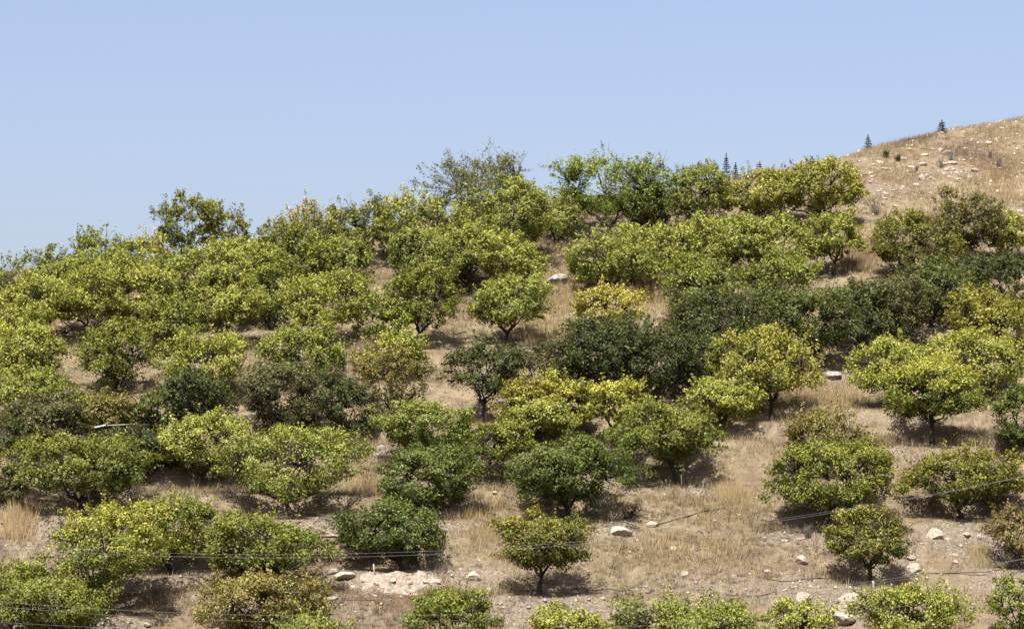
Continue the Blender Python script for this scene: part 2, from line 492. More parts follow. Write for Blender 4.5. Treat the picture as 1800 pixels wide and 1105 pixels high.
 (200, 530, 112, 432, 'LG', 'dome', 'light green tree just right of the upright lone skyline tree'),
 (112, 528, 120, 446, 'LGY', 'dome', 'yellow-green tree between the two leftmost skyline trees'),
 (178, 842, 112, 766, 'DO', 'bush', 'dark dull bush before the left corner of the hut'),
 (300, 826, 90, 770, 'DO', 'bush', 'dark dull bush under the grey metal sheet'),
 (12, 700, 90, 600, 'LGY', 'bush', 'yellow-green tree cut by the left edge, below the yellow ones'),
 (1760, 620, 110, 540, 'YO', 'dome', 'dull yellow tree at right edge just under the mustard one'),
 # skyline
 (15, 560, 96, 458, 'LG', 'tall', 'green tree at the left end of the skyline'),
 (84, 516, 92, 428, 'G', 'sky', 'low green skyline tree with separate shoots, far left'),
 (166, 512, 92, 392, 'LG', 'sky', 'upright green-yellow tree standing alone above the left skyline'),
 (262, 506, 104, 398, 'YK', 'sky', 'yellow-tipped skyline tree left of the large dark one'),
 (325, 462, 126, 334, 'G', 'sky', 'large dark green tree rising above the left skyline'),
 (400, 468, 84, 362, 'OG', 'sky', 'reddish-green skyline bush right of the large dark tree'),
 (526, 478, 136, 352, 'GK', 'sky', 'green skyline tree with orange-tipped top shoots'),
 (640, 458, 126, 344, 'G', 'sky', 'dark green skyline tree right of the orange-tipped one'),
 (702, 446, 100, 338, 'YG', 'sky', 'green skyline tree with yellow top, left of the tall grey-branched tree'),
 (768, 484, 164, 344, 'LGY', 'sky', 'wide yellow-green skyline tree below the tall grey-branched tree'),
 (852, 412, 192, 260, 'S', 'open', 'tallest skyline tree, thin grey-green leaves and pale branches'),
 (905, 454, 156, 312, 'LGY', 'dome', 'yellow-green tree in front of the tall grey-branched tree'),
 (1068, 408, 222, 266, 'GL', 'open', 'big leafy skyline tree with sky showing through its branches'),
 (986, 424, 96, 338, 'LGY', 'sky', 'yellow-green skyline tree at the left foot of the big gappy one'),
 (1142, 408, 100, 322, 'GD', 'dome', 'dark green tree at the right foot of the big gappy skyline tree'),
 (1238, 394, 146, 288, 'LG', 'sky', 'green tree below the tallest conifer sapling'),
 (1330, 384, 146, 294, 'LGO', 'dome', 'dull yellow-green tree at the start of the bare hill'),
 (1442, 380, 154, 280, 'LGO', 'dome', 'green tree with slanting bare limb, topmost beside the bare hill'),
]

PAL = {   # greener leaf, turned leaf, tendency to yellow, tendency towards the top
 'Y': ((0.135, 0.162, 0.028), (0.335, 0.345, 0.066), 0.48, 0.25),
 'YO': ((0.13, 0.15, 0.026), (0.35, 0.325, 0.055), 0.48, 0.2),
 'M': ((0.12, 0.13, 0.02), (0.28, 0.25, 0.035), 0.45, 0.25),
 'LG': ((0.085, 0.118, 0.018), (0.245, 0.27, 0.048), 0.45, 0.25),
 'LGY': ((0.108, 0.138, 0.024), (0.29, 0.31, 0.060), 0.45, 0.3),
 'LGO': ((0.13, 0.15, 0.026), (0.34, 0.32, 0.06), 0.45, 0.3),
 'G': ((0.066, 0.094, 0.014), (0.23, 0.24, 0.036), 0.38, 0.3),
 'GL': ((0.080, 0.120, 0.016), (0.25, 0.30, 0.045), 0.45, 0.2),
 'GD': ((0.044, 0.067, 0.013), (0.145, 0.17, 0.03), 0.38, 0.2),
 'YG': ((0.08, 0.112, 0.016), (0.37, 0.36, 0.055), 0.36, 0.6),
 'GK': ((0.10, 0.135, 0.02), (0.42, 0.33, 0.09), 0.08, 0.95),
 'D': ((0.036, 0.050, 0.013), (0.098, 0.114, 0.030), 0.4, 0.1),
 'DG': ((0.042, 0.062, 0.014), (0.135, 0.155, 0.034), 0.4, 0.2),
 'DO': ((0.042, 0.053, 0.016), (0.125, 0.120, 0.042), 0.4, 0.25),
 'O': ((0.085, 0.092, 0.022), (0.26, 0.215, 0.055), 0.42, 0.25),
 'OG': ((0.06, 0.080, 0.013), (0.26, 0.24, 0.036), 0.38, 0.3),
 'OD': ((0.055, 0.062, 0.016), (0.21, 0.18, 0.045), 0.35, 0.35),
 'B': ((0.085, 0.085, 0.028), (0.23, 0.175, 0.06), 0.5, 0.2),
 'K': ((0.16, 0.16, 0.028), (0.34, 0.29, 0.05), 0.45, 0.2),
 'YK': ((0.15, 0.175, 0.028), (0.38, 0.36, 0.06), 0.4, 0.4),
 'K2': ((0.26, 0.25, 0.05), (0.42, 0.37, 0.08), 0.5, 0.1),
 'S': ((0.08, 0.095, 0.032), (0.21, 0.215, 0.075), 0.4, 0.1),
}

TREES = []
STEM = {1638: .24, 396: .34, 880: .36, 1190: .26, 1355: .20, 1078: .28, 1264: .26, 1466: .2, 1702: .2, 1432: .2, 948: .22, 846: .2, 362: .2}
for i, (cx, by, w, ty, pal, kind, label) in enumerate(T):
    if cx in STEM:
        w *= 1.05
    elif kind in ('sky', 'open'):
        by += 10; w *= 1.1
    elif by < 770:
        by += 14; w *= 1.14
    else:
        w *= 1.06
    x, y, z = hit(cx, by)
    mpp = y / FPX
    H = (by - ty) * mpp
    W = w * mpp
    TREES.append(dict(x=x, y=y, z=z, H=H, W=W, pal=pal, kind=kind, label=label, seed=100 + i, by=by, stem=STEM.get(cx)))
    if by > 700 and kind != 'sky':
        rx = min(max(W * 0.52, 1.3), 2.5)
        PLATFORMS.append((x, y, z, rx, min(rx, 1.75), 0.92))
    elif by > 560:
        PLATFORMS.append((x, y, z, max(W * 0.4, 1.0), 1.1, 0.6))

# bare chalky patches: centre px, half size px, strength
BARE = [(705, 1022, 82, 15, 1.3), (600, 1012, 36, 14, 1.2), (1010, 1075, 150, 24, 0.9), (1450, 1050, 90, 48, 1.1), (1700, 958, 70, 22, 1.1),
        (1085, 935, 45, 12, 1.1), (1625, 800, 60, 22, 0.95), (345, 1025, 60, 22, 0.95), (560, 936, 60, 8, 1.2), (1400, 945, 110, 10, 1.0),
        (1650, 325, 120, 20, 0.35), (1560, 338, 50, 12, 0.75), (1690, 304, 40, 9, 0.7), (60, 965, 60, 16, 0.6), (1740, 1040, 70, 30, 0.7),
        (840, 1015, 50, 22, 0.95), (1250, 1040, 120, 30, 0.6), (290, 640, 20, 10, 0.8), (1180, 862, 110, 6, 0.8), (665, 795, 26, 12, 0.9),
        (1590, 960, 60, 50, 0.6), (1470, 660, 50, 8, 0.8), (1490, 612, 30, 6, 1.0), (1610, 578, 60, 5, 1.0), (620, 1055, 60, 20, 0.5), (250, 885, 30, 8, 0.8),
        (350, 880, 70, 8, 0.6), (1360, 372, 40, 6, 0.7), (1150, 356, 40, 5, 0.7), (200, 672, 50, 5, 0.7)]
EARTH = [(640, 1040, 70, 26, 1.0), (1570, 312, 60, 16, 0.8), (1760, 280, 80, 24, 0.8), (700, 1050, 60, 18, 0.9), (570, 990, 30, 16, 0.8), (1650, 260, 130, 20, 0.45),
         (1330, 1000, 130, 26, 0.4), (1680, 990, 60, 26, 0.5)]
GOLD = [(860, 925, 60, 38, 1.0), (1385, 700, 70, 60, 1.0), (1440, 690, 60, 60, 1.0), (1130, 525, 90, 40, 1.0), (1000, 480, 60, 60, 0.9), (1280, 730, 80, 40, 0.8),
        (60, 925, 80, 32, 1.0), (1240, 890, 120, 36, 0.7), (950, 560, 110, 40, 0.8), (1210, 960, 130, 36, 0.7), (1770, 330, 60, 30, 0.9), (1500, 450, 50, 40, 0.8),
        (1640, 770, 140, 20, 0.8), (1720, 985, 60, 20, 0.8), (650, 480, 40, 30, 0.7), (650, 840, 30, 40, 0.9), (1450, 640, 40, 16, 0.9), (300, 640, 40, 30, 0.6),
        (790, 560, 50, 30, 0.6)]


def to_world(lst):
    out = []
    for (px, py, hx, hy, s) in lst:
        x, y, z = hit(px, py)
        _, y0, _ = hit(px, py + hy); _, y1, _ = hit(px, max(py - hy, 215))
        out.append((x, y, max(hx * y / FPX, 0.3), max((y1 - y0) / 2, 0.35), s))
    return out


BARE_W, EARTH_W, GOLD_W = to_world(BARE), to_world(EARTH), to_world(GOLD)


def field(lst, x, y):
    f = np.zeros_like(x)
    for (cx, cy, rx, ry, s) in lst:
        m = (np.abs(x - cx) < rx * 2.0) & (np.abs(y - cy) < ry * 2.0)
        if m.any():
            r = np.hypot((x[m] - cx) / rx, (y[m] - cy) / ry) + 0.9 * (fbm(x[m], y[m], 1.6, 71) - 0.5) + 0.4 * (noise(x[m], y[m], 0.4, 73) - 0.5)
            f[m] = np.maximum(f[m], s * smooth(1.55, 0.45, r))
    return f


def slope_lip(x, y):
    """steep faces at the front of the tree platforms show bare soil"""
    d = (ground_z(x, y + 0.25) - ground_z(x, y - 0.25)) / 0.5
    return smooth(0.5, 0.85, d) * smooth(-0.02, 0.12, ground_z(x, y) - base_z(x, y))


def bare_mask(x, y):
    front = smooth(112, 101, y)
    n = fbm(x, y, 3.2, 81)
    return np.clip(field(BARE_W, x, y) + 0.9 * slope_lip(x, y) * (0.35 + 0.65 * smooth(126, 106, y)) + (0.08 + 0.25 * front) * smooth(0.55, 0.75, n)
                   + 0.17 * smooth(12, 26, x) * smooth(146, 156, y) * smooth(0.5, 0.7, fbm(x, y, 2.0, 83)), 0, 1.3)


# the hillside as one sheet, fine where it is seen, coarse beyond
xs = np.concatenate([-np.geomspace(700, 36, 14)[:-1], np.arange(-36, 36.01, 0.3), np.geomspace(36, 700, 14)[1:]])
ys = np.concatenate([np.linspace(-300, 84, 34)[:-1], np.arange(84, 186.01, 0.3), np.geomspace(186, 900, 16)[1:]])
GX, GY = np.meshgrid(xs, ys)
gx, gy = GX.ravel(), GY.ravel()
gz = ground_z(gx, gy)
nx, ny = len(xs), len(ys)
idx = np.arange(nx * ny).reshape(ny, nx)
quads = np.stack([idx[:-1, :-1], idx[:-1, 1:], idx[1:, 1:], idx[1:, :-1]], -1).reshape(-1, 4)
tint = np.zeros((len(gx), 3))
tint[:, 0] = bare_mask(gx, gy)
tint[:, 1] = field(GOLD_W, gx, gy)
tint[:, 2] = np.clip(field(EARTH_W, gx, gy) + 0.38 * smooth(0.5, 0.72, fbm(gx, gy, 4.5, 91)), 0, 1)
me = mesh_from('ground', np.stack([gx, gy, gz], 1), quads, M_GROUND, tint, True)
ground = tag(obj('ground', me), 'dry tan hillside of straw grass and chalky soil', None, None, 'structure')


# ------------------------------------------------------------------ trees
def unit(v):
    return v / (np.linalg.norm(v, axis=-1, keepdims=True) + 1e-9)


def curve_paths(P0, P1, rng, m=4, sag=0.0, wob=0.06):
    t = np.linspace(0, 1, m)[None, :, None]
    P = P0[:, None, :] * (1 - t) + P1[:, None, :] * t
    L = np.linalg.norm(P1 - P0, axis=1)[:, None, None]
    P = P + rng.normal(0, 1, P.shape) * wob * L * (t * (1 - t) * 3)
    P[:, :, 2] += sag * L[:, :, 0] * (t * (1 - t))[:, :, 0] * 4
    return P


LEAF_TOTAL = 0
LEAF_GAIN = 0.97


def build_tree(t):
    global LEAF_TOTAL
    rng = np.random.default_rng(t['seed'])
    W, H, kind = t['W'], t['H'], t['kind']
    ca, cb, ybias, topbias = PAL[t['pal']]
    dens = 0.66 if t['pal'] == 'S' else {'dome': 1.0, 'bush': 1.0, 'tall': 0.95, 'sky': 0.72, 'sparse': 0.52, 'open': 0.50, 'lean': 0.8}[kind]
    low = {'dome': 0.15, 'bush': 0.01, 'tall': 0.06, 'sky': 0.03, 'sparse': 0.08, 'open': 0.12, 'lean': 0.18}[kind] * H
    if t['stem']:
        low = t['stem'] * H
    rx, ry = W / 2 * 1.08, W / 2 * rng.uniform(0.92, 1.06)
    zc = low + {'dome': 0.43, 'bush': 0.50, 'tall': 0.50, 'sky': 0.50, 'sparse': 0.48, 'open': 0.45, 'lean': 0.44}[kind] * (H - low)
    up, dn = (H - zc) * 1.02, (zc - low) * 1.05
    off = np.array([rng.normal(0, 0.04) * W, 0, 0])
    # lobes give the crown its uneven outline
    nl = {'open': 16, 'sky': 14, 'sparse': 14}.get(kind, 17)
    ld = unit(rng.normal(0, 1, (nl, 3)) * np.array([1, 1, 0.75]) + np.array([0, 0, 0.35]))
    lh = rng.uniform(0.16, 0.44, nl) * (1.2 if kind in ('sky', 'open', 'sparse') else 1.0)

    def rad(d):
        c = np.clip(d @ ld.T, -1, 1)
        return (0.64 if kind not in ('open', 'sky') else 0.56) + np.max(lh * np.exp(-((1 - c) / 0.07)), axis=1)

    def place(d, f):
        r = rad(d) * f
        return np.stack([d[:, 0] * r * rx, d[:, 1] * r * ry, zc + np.where(d[:, 2] > 0, up, dn) * d[:, 2] * r], 1) + off

    # scale the lobed shape so that the crown really fills the height and width of this tree
    td = unit(np.random.default_rng(1).normal(0, 1, (1500, 3)))
    tp0 = place(td, np.full(1500, 0.97)) - off
    rx *= (W / 2 - 0.10) / np.percentile(np.abs(tp0[:, 0]), 97.0)
    ry *= (W / 2 - 0.10) / np.percentile(np.abs(tp0[:, 1]), 97.0)
    up *= (H - zc - 0.10) / (np.percentile(tp0[:, 2], 98.0) - zc)
    nc = int(np.clip(92 * (W / 4.0) ** 1.4 * (1.0 if kind not in ('open', 'sparse', 'sky') else 0.85), 30, 170))
    d = unit(rng.normal(0, 1, (nc, 3)) + np.array([0, 0, 0.28]))
    cen = place(d, rng.uniform(0.42, 0.97, nc) ** 0.6)
    cr = rng.uniform(0.20, 0.40, nc) * (W / 4.0) ** 0.45 * (0.85 if kind in ('open', 'sky') else 1)
    # upright shoots with leaves along them
    ns = int({'sky': 46, 'open': 26, 'sparse': 34, 'tall': 40, 'dome': 34, 'bush': 42, 'lean': 24}[kind] * (W / 4.0))
    sd = unit(rng.normal(0, 1.0, (ns, 3)) * np.array([1, 1, 0.2]) + np.array([0, 0, 0.8]))
    s0 = place(sd, np.full(ns, 0.86))
    s1 = s0 + unit(sd * np.array([0.55, 0.55, 0.4]) + np.array([0, 0, 0.5]) + rng.normal(0, 0.2, (ns, 3))) * rng.uniform(0.15, 1.0, (ns, 1)) ** 1.5 * 0.85 * (H / 3.2) ** 0.5
    # sprays of leafy twigs break the outline on every side
    nsp = int(np.clip(46 * (W / 4.0) ** 1.3, 18, 90))
    pd = unit(rng.normal(0, 1, (nsp, 3)) * np.array([1, 1, 0.7]) + np.array([0, 0, 0.12]))
    g0 = place(pd, np.full(nsp, 0.76))
    g1 = g0 + unit(pd * np.array([1, 1, 0.6]) + rng.normal(0, 0.30, (nsp, 3)) + np.array([0, 0, 0.10])) * rng.uniform(0.28, 0.78, (nsp, 1)) * (W / 4.0) ** 0.6
    g1[:, 2] = np.maximum(g1[:, 2], 0.12)
    # leaves
    near = t['y'] < 119
    nleaf = int(np.clip(8800 * (W / 4.2) ** 1.6 * (H / 3.0) ** 0.4 * dens * (2.3 if near else 1.6), 3600, 30000))
    n_fill = int(nleaf * 0.10); n_sh = ns * int(rng.integers(17, 26)); n_sp = nsp * int(42 * dens ** 0.5); n_cl = max(800, nleaf - n_fill - n_sh - n_sp)
    wgt = cr ** 2 * rng.uniform(0.35, 1.3, nc); wgt /= wgt.sum()
    ci = rng.choice(nc, n_cl, p=wgt)
    o = unit(rng.normal(0, 1, (n_cl, 3))) * (rng.random((n_cl, 1)) ** 0.42)
    p1 = cen[ci] + o * cr[ci][:, None] * (np.array([1.12, 1.12, 0.72]) if near else np.array([0.95, 0.95, 0.95]))
    fd = unit(rng.normal(0, 1, (n_fill, 3)) + np.array([0, 0, 0.2]))
    p2 = place(fd, rng.uniform(0.3, 1.04, n_fill) ** 0.5)
    si = rng.integers(0, ns, n_sh); tt = rng.random(n_sh) ** 0.8
    p3 = s0[si] * (1 - tt[:, None]) + s1[si] * tt[:, None] + rng.normal(0, 0.045, (n_sh, 3))
    pi = rng.integers(0, nsp, n_sp); tp_ = rng.random(n_sp) ** 0.75
    p4 = g0[pi] * (1 - tp_[:, None]) + g1[pi] * tp_[:, None] + rng.normal(0, 0.055, (n_sp, 3))
    P = np.concatenate([p1, p2, p3, p4])
    # pruned or die-back hollows make every crown lopsided in its own way
    nh = int(rng.integers(3, 7))
    hd = unit(rng.normal(0, 1, (nh, 3)) * np.array([1, 1, 0.6]) + np.array([0, -0.25, 0.1]))
    hp = place(hd, np.full(nh, 1.0)); hr = rng.uniform(0.13, 0.25, nh) * W
    gone = np.zeros(len(P), bool)
    for c_, r_ in zip(hp, hr):
        gone |= (np.linalg.norm((P - c_) * np.array([1, 1, 1.25]), axis=1) < r_ * rng.uniform(0.75, 1.1, len(P))) & (rng.random(len(P)) < 0.82)
    shear = rng.normal(0, 0.13)
    cid = rng.random(nc)
    cv = np.concatenate([cid[ci], rng.random(n_fill), 0.5 + 0.5 * rng.random(n_sh), rng.random(nsp)[pi]])
    out = np.concatenate([o, fd, unit(rng.normal(0, 1, (n_sh, 3))), unit(rng.normal(0, 1, (n_sp, 3)))])
    P = P[~gone]; cv = cv[~gone]; out = out[~gone]
    P[:, 0] += shear * (P[:, 2] - zc)
    n = len(P)
    crown_out = unit(P - np.array([off[0], 0, zc - 0.2 * H]))
    N = unit(0.45 * out + 0.45 * crown_out + np.array([0, 0, 0.45]) + rng.normal(0, 0.55, (n, 3)))
    A = unit(np.cross(N, rng.normal(0, 1, (n, 3))) + 0.0)
    A = unit(A + np.array([0, 0, -0.35]))
    B = unit(np.cross(N, A))
    far = (t['y'] / 120.0) ** 0.5
    hl = rng.uniform(0.036, 0.064, (n, 1)) * far * (0.85 if kind == 'open' and t['pal'] == 'S' else 1.0)
    hw = hl * rng.uniform(0.62, 0.9, (n, 1))
    fold = N * hw * 0.35
    V = np.stack([P - A * hl + B * hw, P + A * hl, P - A * hl * 0.8 - B * hw], 1).reshape(-1, 3)
    F = np.arange(n * 3).reshape(-1, 3)
    # leaf colours: each clump turns by itself
    rel = np.clip((P[:, 2] - low) / (H - low), 0, 1)
    side = (P[:, 0] * math.cos(t['seed']) + P[:, 1] * math.sin(t['seed'])) / W
    yv = np.clip(ybias + topbias * (rel - 0.5) * 1.5 + 0.42 * (cv - 0.5) + 0.28 * side + rng.normal(0, 0.25, n), 0, 1)[:, None]
    C = np.array(ca) * (1 - yv) + np.array(cb) * yv
    C = C * LEAF_GAIN * rng.uniform(0.58, 1.25, (n, 1))
    # a few dead brown leaves
    dead = rng.random(n) < (0.05 if t['pal'] in ('O', 'B', 'OG', 'OD', 'DO', 'K') else 0.012)
    C[dead] = np.array([0.13, 0.072, 0.03]) * rng.uniform(0.6, 1.2, (dead.sum(), 1))
    C = np.repeat(C, 3, axis=0)
    LEAF_TOTAL += n

    root = bpy.data.objects.new('orchard_tree', None)
    COL.objects.link(root)
    root.location = (t['x'], t['y'], t['z'] - 0.03)
    root.empty_display_size = 0.3
    root.rotation_euler = (0, 0, 0)
    tag(root, t['label'], 'tree', 'orchard trees on the hillside')
    obj('crown', mesh_from('crown', V, F, M_LEAF, C), root)

    # trunk and limbs
    bark = M_BARK_GREY if t['pal'] in ('S',) else M_BARK
    tr = 0.040 * (W / 4.0) ** 0.7 + 0.045
    fork = np.array([off[0] * 0.6 + ((0.05 if t['stem'] else 0.18) * rng.normal()), rng.normal() * 0.08, max(low * 1.05, 0.30)])
    if kind == 'lean':
        fork += np.array([-0.28, 0, 0.05])
    tp = np.stack([np.array([0, 0, -0.25]), np.array([0, 0, 0.02]), fork * np.array([0.35, 0.35, 0.4]), fork * np.array([0.8, 0.8, 0.8]), fork])[None]
    tp[0, 2:4] += rng.normal(0, 0.02, (2, 3))
    v, q = tubes(tp, np.array([[1.7, 1.35, 1.0, 0.92, 1.0]]) * tr, 9)
    obj('trunk', mesh_from('trunk', v, q, bark, None, True), root)
    nlb = int(rng.integers(5, 8))
    ang = np.arange(nlb) * 2 * math.pi / nlb + rng.uniform(0, 1) + rng.normal(0, 0.25, nlb)
    rr = rng.uniform(0.32, 0.52, nlb)
    ends = np.stack([np.cos(ang) * rr * rx, np.sin(ang) * rr * ry, zc + up * rng.uniform(-0.05, 0.30, nlb)], 1) + off
    LP = curve_paths(np.repeat(fork[None], nlb, 0), ends, rng, 7, -0.05, 0.07)
    Lr = np.linspace(0.72, 0.20, 7)[None] * tr * rng.uniform(0.75, 1.05, (nlb, 1))
    v1, q1 = tubes(LP, Lr, 6)
    # twigs: from the nearest limb point out to each leaf clump
    pts = LP[:, 2:, :].reshape(-1, 3)
    tgt = np.concatenate([cen, s1, g1])
    D2 = ((tgt[:, None, :] - pts[None]) ** 2).sum(-1) + rng.uniform(0, 0.15, (len(tgt), len(pts)))
    st = pts[np.argmin(D2, 1)]
    TP = curve_paths(st, tgt, rng, 3, 0.04, 0.08)
    if len(s1):
        TP[nc:nc + ns, 1] = s0 * 0.85 + s1 * 0.15; TP[nc + ns:, 1] = g0 * 0.85 + g1 * 0.15
    v2, q2 = tubes(TP, np.tile(np.array([0.018, 0.011, 0.004]), (len(tgt), 1)) * (W / 4.0) ** 0.4, 3)
    vv = [v1, v2]; qq = [q1, q2 + len(v1)]
    if kind in ('sparse', 'open', 'lean'):
        k = int(nc * 1.3)
        a = cen[rng.integers(0, nc, k)]
        e = a + unit(a - np.array([0, 0, zc * 0.6]) + rng.normal(0, 0.8, (k, 3))) * rng.uniform(0.25, 0.6, (k, 1))
        v3, q3 = tubes(curve_paths(a, e, rng, 3, 0.05, 0.08), np.tile(np.array([0.010, 0.007, 0.003]), (k, 1)), 4)
        n0 = sum(len(s) for s in vv)
        vv.append(v3); qq.append(q3 + n0)
    if 'slanting bare limb' in t['label'] and 'topmost' in t['label']:
        a = np.array([[0.35 * W * 0.2, -0.3, 0.1]]); e = np.array([[-0.42 * W, -0.7, 0.55 * H * 0.5]])
        v3, q3 = tubes(curve_paths(a, e, rng, 5, 0.03, 0.03), np.array([[0.07, 0.06, 0.05, 0.04, 0.02]]), 6)
        n0 = sum(len(s) for s in vv); vv.append(v3); qq.append(q3 + n0)
    obj('branches', mesh_from('branches', np.concatenate(vv), np.concatenate(qq), bark, None, True), root)


for t in TREES:
    t['z'] = float(ground_z(np.array([t['x']]), np.array([t['y']]))[0])
    build_tree(t)


# ------------------------------------------------------------------ conifer saplings on the skyline
def conifer(px, base, hpx, wpx, label, seed, bushy=False):
    rng = np.random.default_rng(seed)
    x, y, z = hit(px, base, ground_z)
    z = float(ground_z(np.array([x]), np.array([y]))[0])
    H = 0.9 * hpx * y / FPX; R = 0.85 * wpx * y / FPX / 2
    root = obj('conifer_sapling', None, None, (x, y, z - 0.05))
    tag(root, label, 'conifer', 'young conifers on the ridge')
    v, q = tubes(np.array([[[0, 0, -0.2], [0.01, 0, H * 0.5], [0, 0.0, H * 1.02]]]), np.array([[0.035, 0.022, 0.006]]), 6)
    obj('trunk', mesh_from('trunk', v, q, M_BARK, None, True), root)
    whorls = int(max(6, H / 0.13))
    A, E = [], []
    for k in range(whorls):
        f = k / whorls
        zz = H * (0.06 + 0.86 * f)
        L = R * (1 - f) ** (0.55 if bushy else 0.9) * rng.uniform(0.75, 1.1) + 0.04
        nb = int(rng.integers(5, 8)) + (3 if bushy else 0)
        for b in range(nb):
            a = 2 * math.pi * b / nb + rng.uniform(0, 0.8)
            A.append((0, 0, zz)); E.append((math.cos(a) * L, math.sin(a) * L, zz + L * rng.uniform(0.0, 0.35)))
    A = np.array(A); E = np.array(E)
    v, q = tubes(curve_paths(A, E, rng, 3, -0.05, 0.02), np.tile(np.array([0.008, 0.006, 0.003]), (len(A), 1)), 4)
    obj('branches', mesh_from('branches', v, q, M_BARK, None, True), root)
    nn = 26 if bushy else 20
    t = rng.uniform(0.15, 1.05, (len(A), nn, 1))
    P = (A[:, None] * (1 - t) + E[:, None] * t).reshape(-1, 3)
    dirs = unit(np.repeat(unit(E - A), nn, 0) * 0.6 + rng.normal(0, 0.6, (len(P), 3)) + np.array([0, 0, 0.25]))
    top = np.stack([rng.normal(0, 0.01, 60), rng.normal(0, 0.01, 60), rng.uniform(0.8 * H, 1.04 * H, 60)], 1)
    P = np.concatenate([P, top]); dirs = np.concatenate([dirs, unit(rng.normal(0, 0.5, (60, 3)) + np.array([0, 0, 0.8]))])
    n = len(P)
    ln = rng.uniform(0.05, 0.09, (n, 1)); sd = unit(np.cross(dirs, rng.normal(0, 1, (n, 3)))) * 0.014
    V = np.stack([P - sd, P + sd, P + dirs * ln], 1).reshape(-1, 3)
    F = np.arange(n * 3).reshape(-1, 3)
    c = np.array([0.032, 0.055, 0.036]) * rng.uniform(0.6, 1.5, (n, 1))
    obj('crown', mesh_from('crown', V, F, M_LEAF, np.repeat(c, 3, 0)), root)


conifer(1277, 316, 54, 26, 'tallest thin conifer sapling poking above the green trees on the skyline', 901)
conifer(1293, 312, 34, 14, 'short thin conifer sapling just right of the tallest one', 902)
conifer(1336, 306, 28, 18, 'small conifer sapling where the treetops meet the bare ridge', 903)
conifer(1428, 300, 28, 26, 'bushy round-topped conifer behind the topmost tree beside the bare hill', 904, True)
conifer(1526, 264, 31, 22, 'conifer sapling standing alone on the bare ridge line', 905)
conifer(1656, 235, 27, 22, 'dense dark conifer beside a tan rock, highest on the bare ridge', 906, True)


# ------------------------------------------------------------------ small shrubs on the bare hill
def shrub(px, base, wpx, hpx, label, seed, green=0.0, name='dry_shrub', cat='shrub', leafy=200, group=None):
    rng = np.random.default_rng(seed)
    x, y, z = hit(px, base, ground_z)
    W = wpx * y / FPX; H = hpx * y / FPX
    root = obj(name, None, None, (x, y, z - 0.02))
    tag(root, label, cat, group)
    n = 16
    a = rng.uniform(0, 2 * math.pi, n); r = rng.uniform(0.3, 1.0, n)
    E = np.stack([np.cos(a) * r * W / 2, np.sin(a) * r * W / 2, H * rng.uniform(0.6, 1.0, n)], 1)
    A = rng.normal(0, 0.03, (n, 3)) * np.array([1, 1, 0]) + np.array([0, 0, -0.06])
    P = curve_paths(A, E, rng, 4, 0.05, 0.06)
    k = n * 3
    si = rng.integers(0, n, k); st = P[si, rng.integers(1, 3, k)]
    E2 = st + unit(rng.normal(0, 0.6, (k, 3)) + np.array([0, 0, 0.7])) * rng.uniform(0.12, 0.35, (k, 1)) * max(H, 0.4)
    P2 = curve_paths(st, E2, rng, 4, 0.02, 0.06)
    v, q = tubes(np.concatenate([P, P2]), np.concatenate([np.tile([0.014, 0.011, 0.008, 0.004], (n, 1)), np.tile([0.008, 0.006, 0.005, 0.003], (k, 1))]), 4)
    obj('branches', mesh_from('branches', v, q, M_BARK_GREY if green == 0 else M_BARK, None, True), root)
    if leafy:
        src = np.concatenate([P[:, 2:].reshape(-1, 3), P2[:, 1:].reshape(-1, 3)])
        c = src[rng.integers(0, len(src), leafy)] + rng.normal(0, 0.05, (leafy, 3))
        N = unit(rng.normal(0, 1, (leafy, 3)) + np.array([0, -0.2, 0.5])); Ax = unit(np.cross(N, rng.normal(0, 1, (leafy, 3)))); B = np.cross(N, Ax)
        hl = rng.uniform(0.025, 0.045, (leafy, 1))
        V = np.stack([c - Ax * hl, c + B * hl * 0.5, c + Ax * hl, c - B * hl * 0.5], 1).reshape(-1, 3)
        b = np.arange(leafy) * 4
        F = np.stack([b, b + 1, b + 2, b + 3], 1)
        col = (np.array([0.05, 0.085, 0.03]) * green + np.array([0.22, 0.16, 0.09]) * (1 - green)) * rng.uniform(0.35, 0.75, (leafy, 1))
        obj('crown', mesh_from('crown', V, F, M_LEAF, np.repeat(col, 4, 0)), root)


shrub(1558, 278, 14, 16, 'small dark green shrub left of the twin on the bare hill', 801, 0.9, 'green_shrub', leafy=420)
shrub(1579, 284, 13, 13, 'small dark green shrub in front of a pale rock on the bare hill', 802, 1.0, 'green_shrub', leafy=420)
shrub(1655, 296, 14, 22, 'bare twiggy shrub left of the whitest rock on the bare hill', 803, 0, leafy=0)
shrub(1671, 286, 16, 24, 'bare twiggy shrub right behind the whitest rock on the bare hill', 804, 0, leafy=0)
shrub(1755, 296, 15, 26, 'bare twiggy shrub on the bare hill near the right edge', 805, 0, leafy=0)
shrub(1741, 279, 8, 18, 'thin upright dead weed on the bare hill', 806, 0, leafy=30)
shrub(1612, 302, 10, 14, 'tiny leafless shrub in the middle of the bare hill', 807, 0, leafy=20)
shrub(1108, 500, 52, 34, 'dark brown dry brush under the stems of the yellow-green tree', 808, 0.15, leafy=350)
shrub(1540, 378, 60, 40, 'bare brown branches fanning left of the olive-green bushy tree', 809, 0, leafy=60)
shrub(1420, 950, 20, 30, 'dead upright weed stalks before the big green tree', 810, 0, leafy=20)
shrub(1205, 545, 26, 26, 'small dark green bush in the straw above the central thicket', 811, 0.9, 'green_shrub', leafy=500)
shrub(1780, 1000, 70, 50, 'tangle of dead twigs at the foot of the half-bare tree', 812, 0, leafy=60)
shrub(640, 800, 34, 26, 'dark low shrub above the grey-white stones left of centre', 813, 0.8, 'green_shrub', leafy=500)
shrub(1105, 912, 70, 36, 'dark dry brush in the shade right of the large dark dome', 814, 0.1, leafy=400)
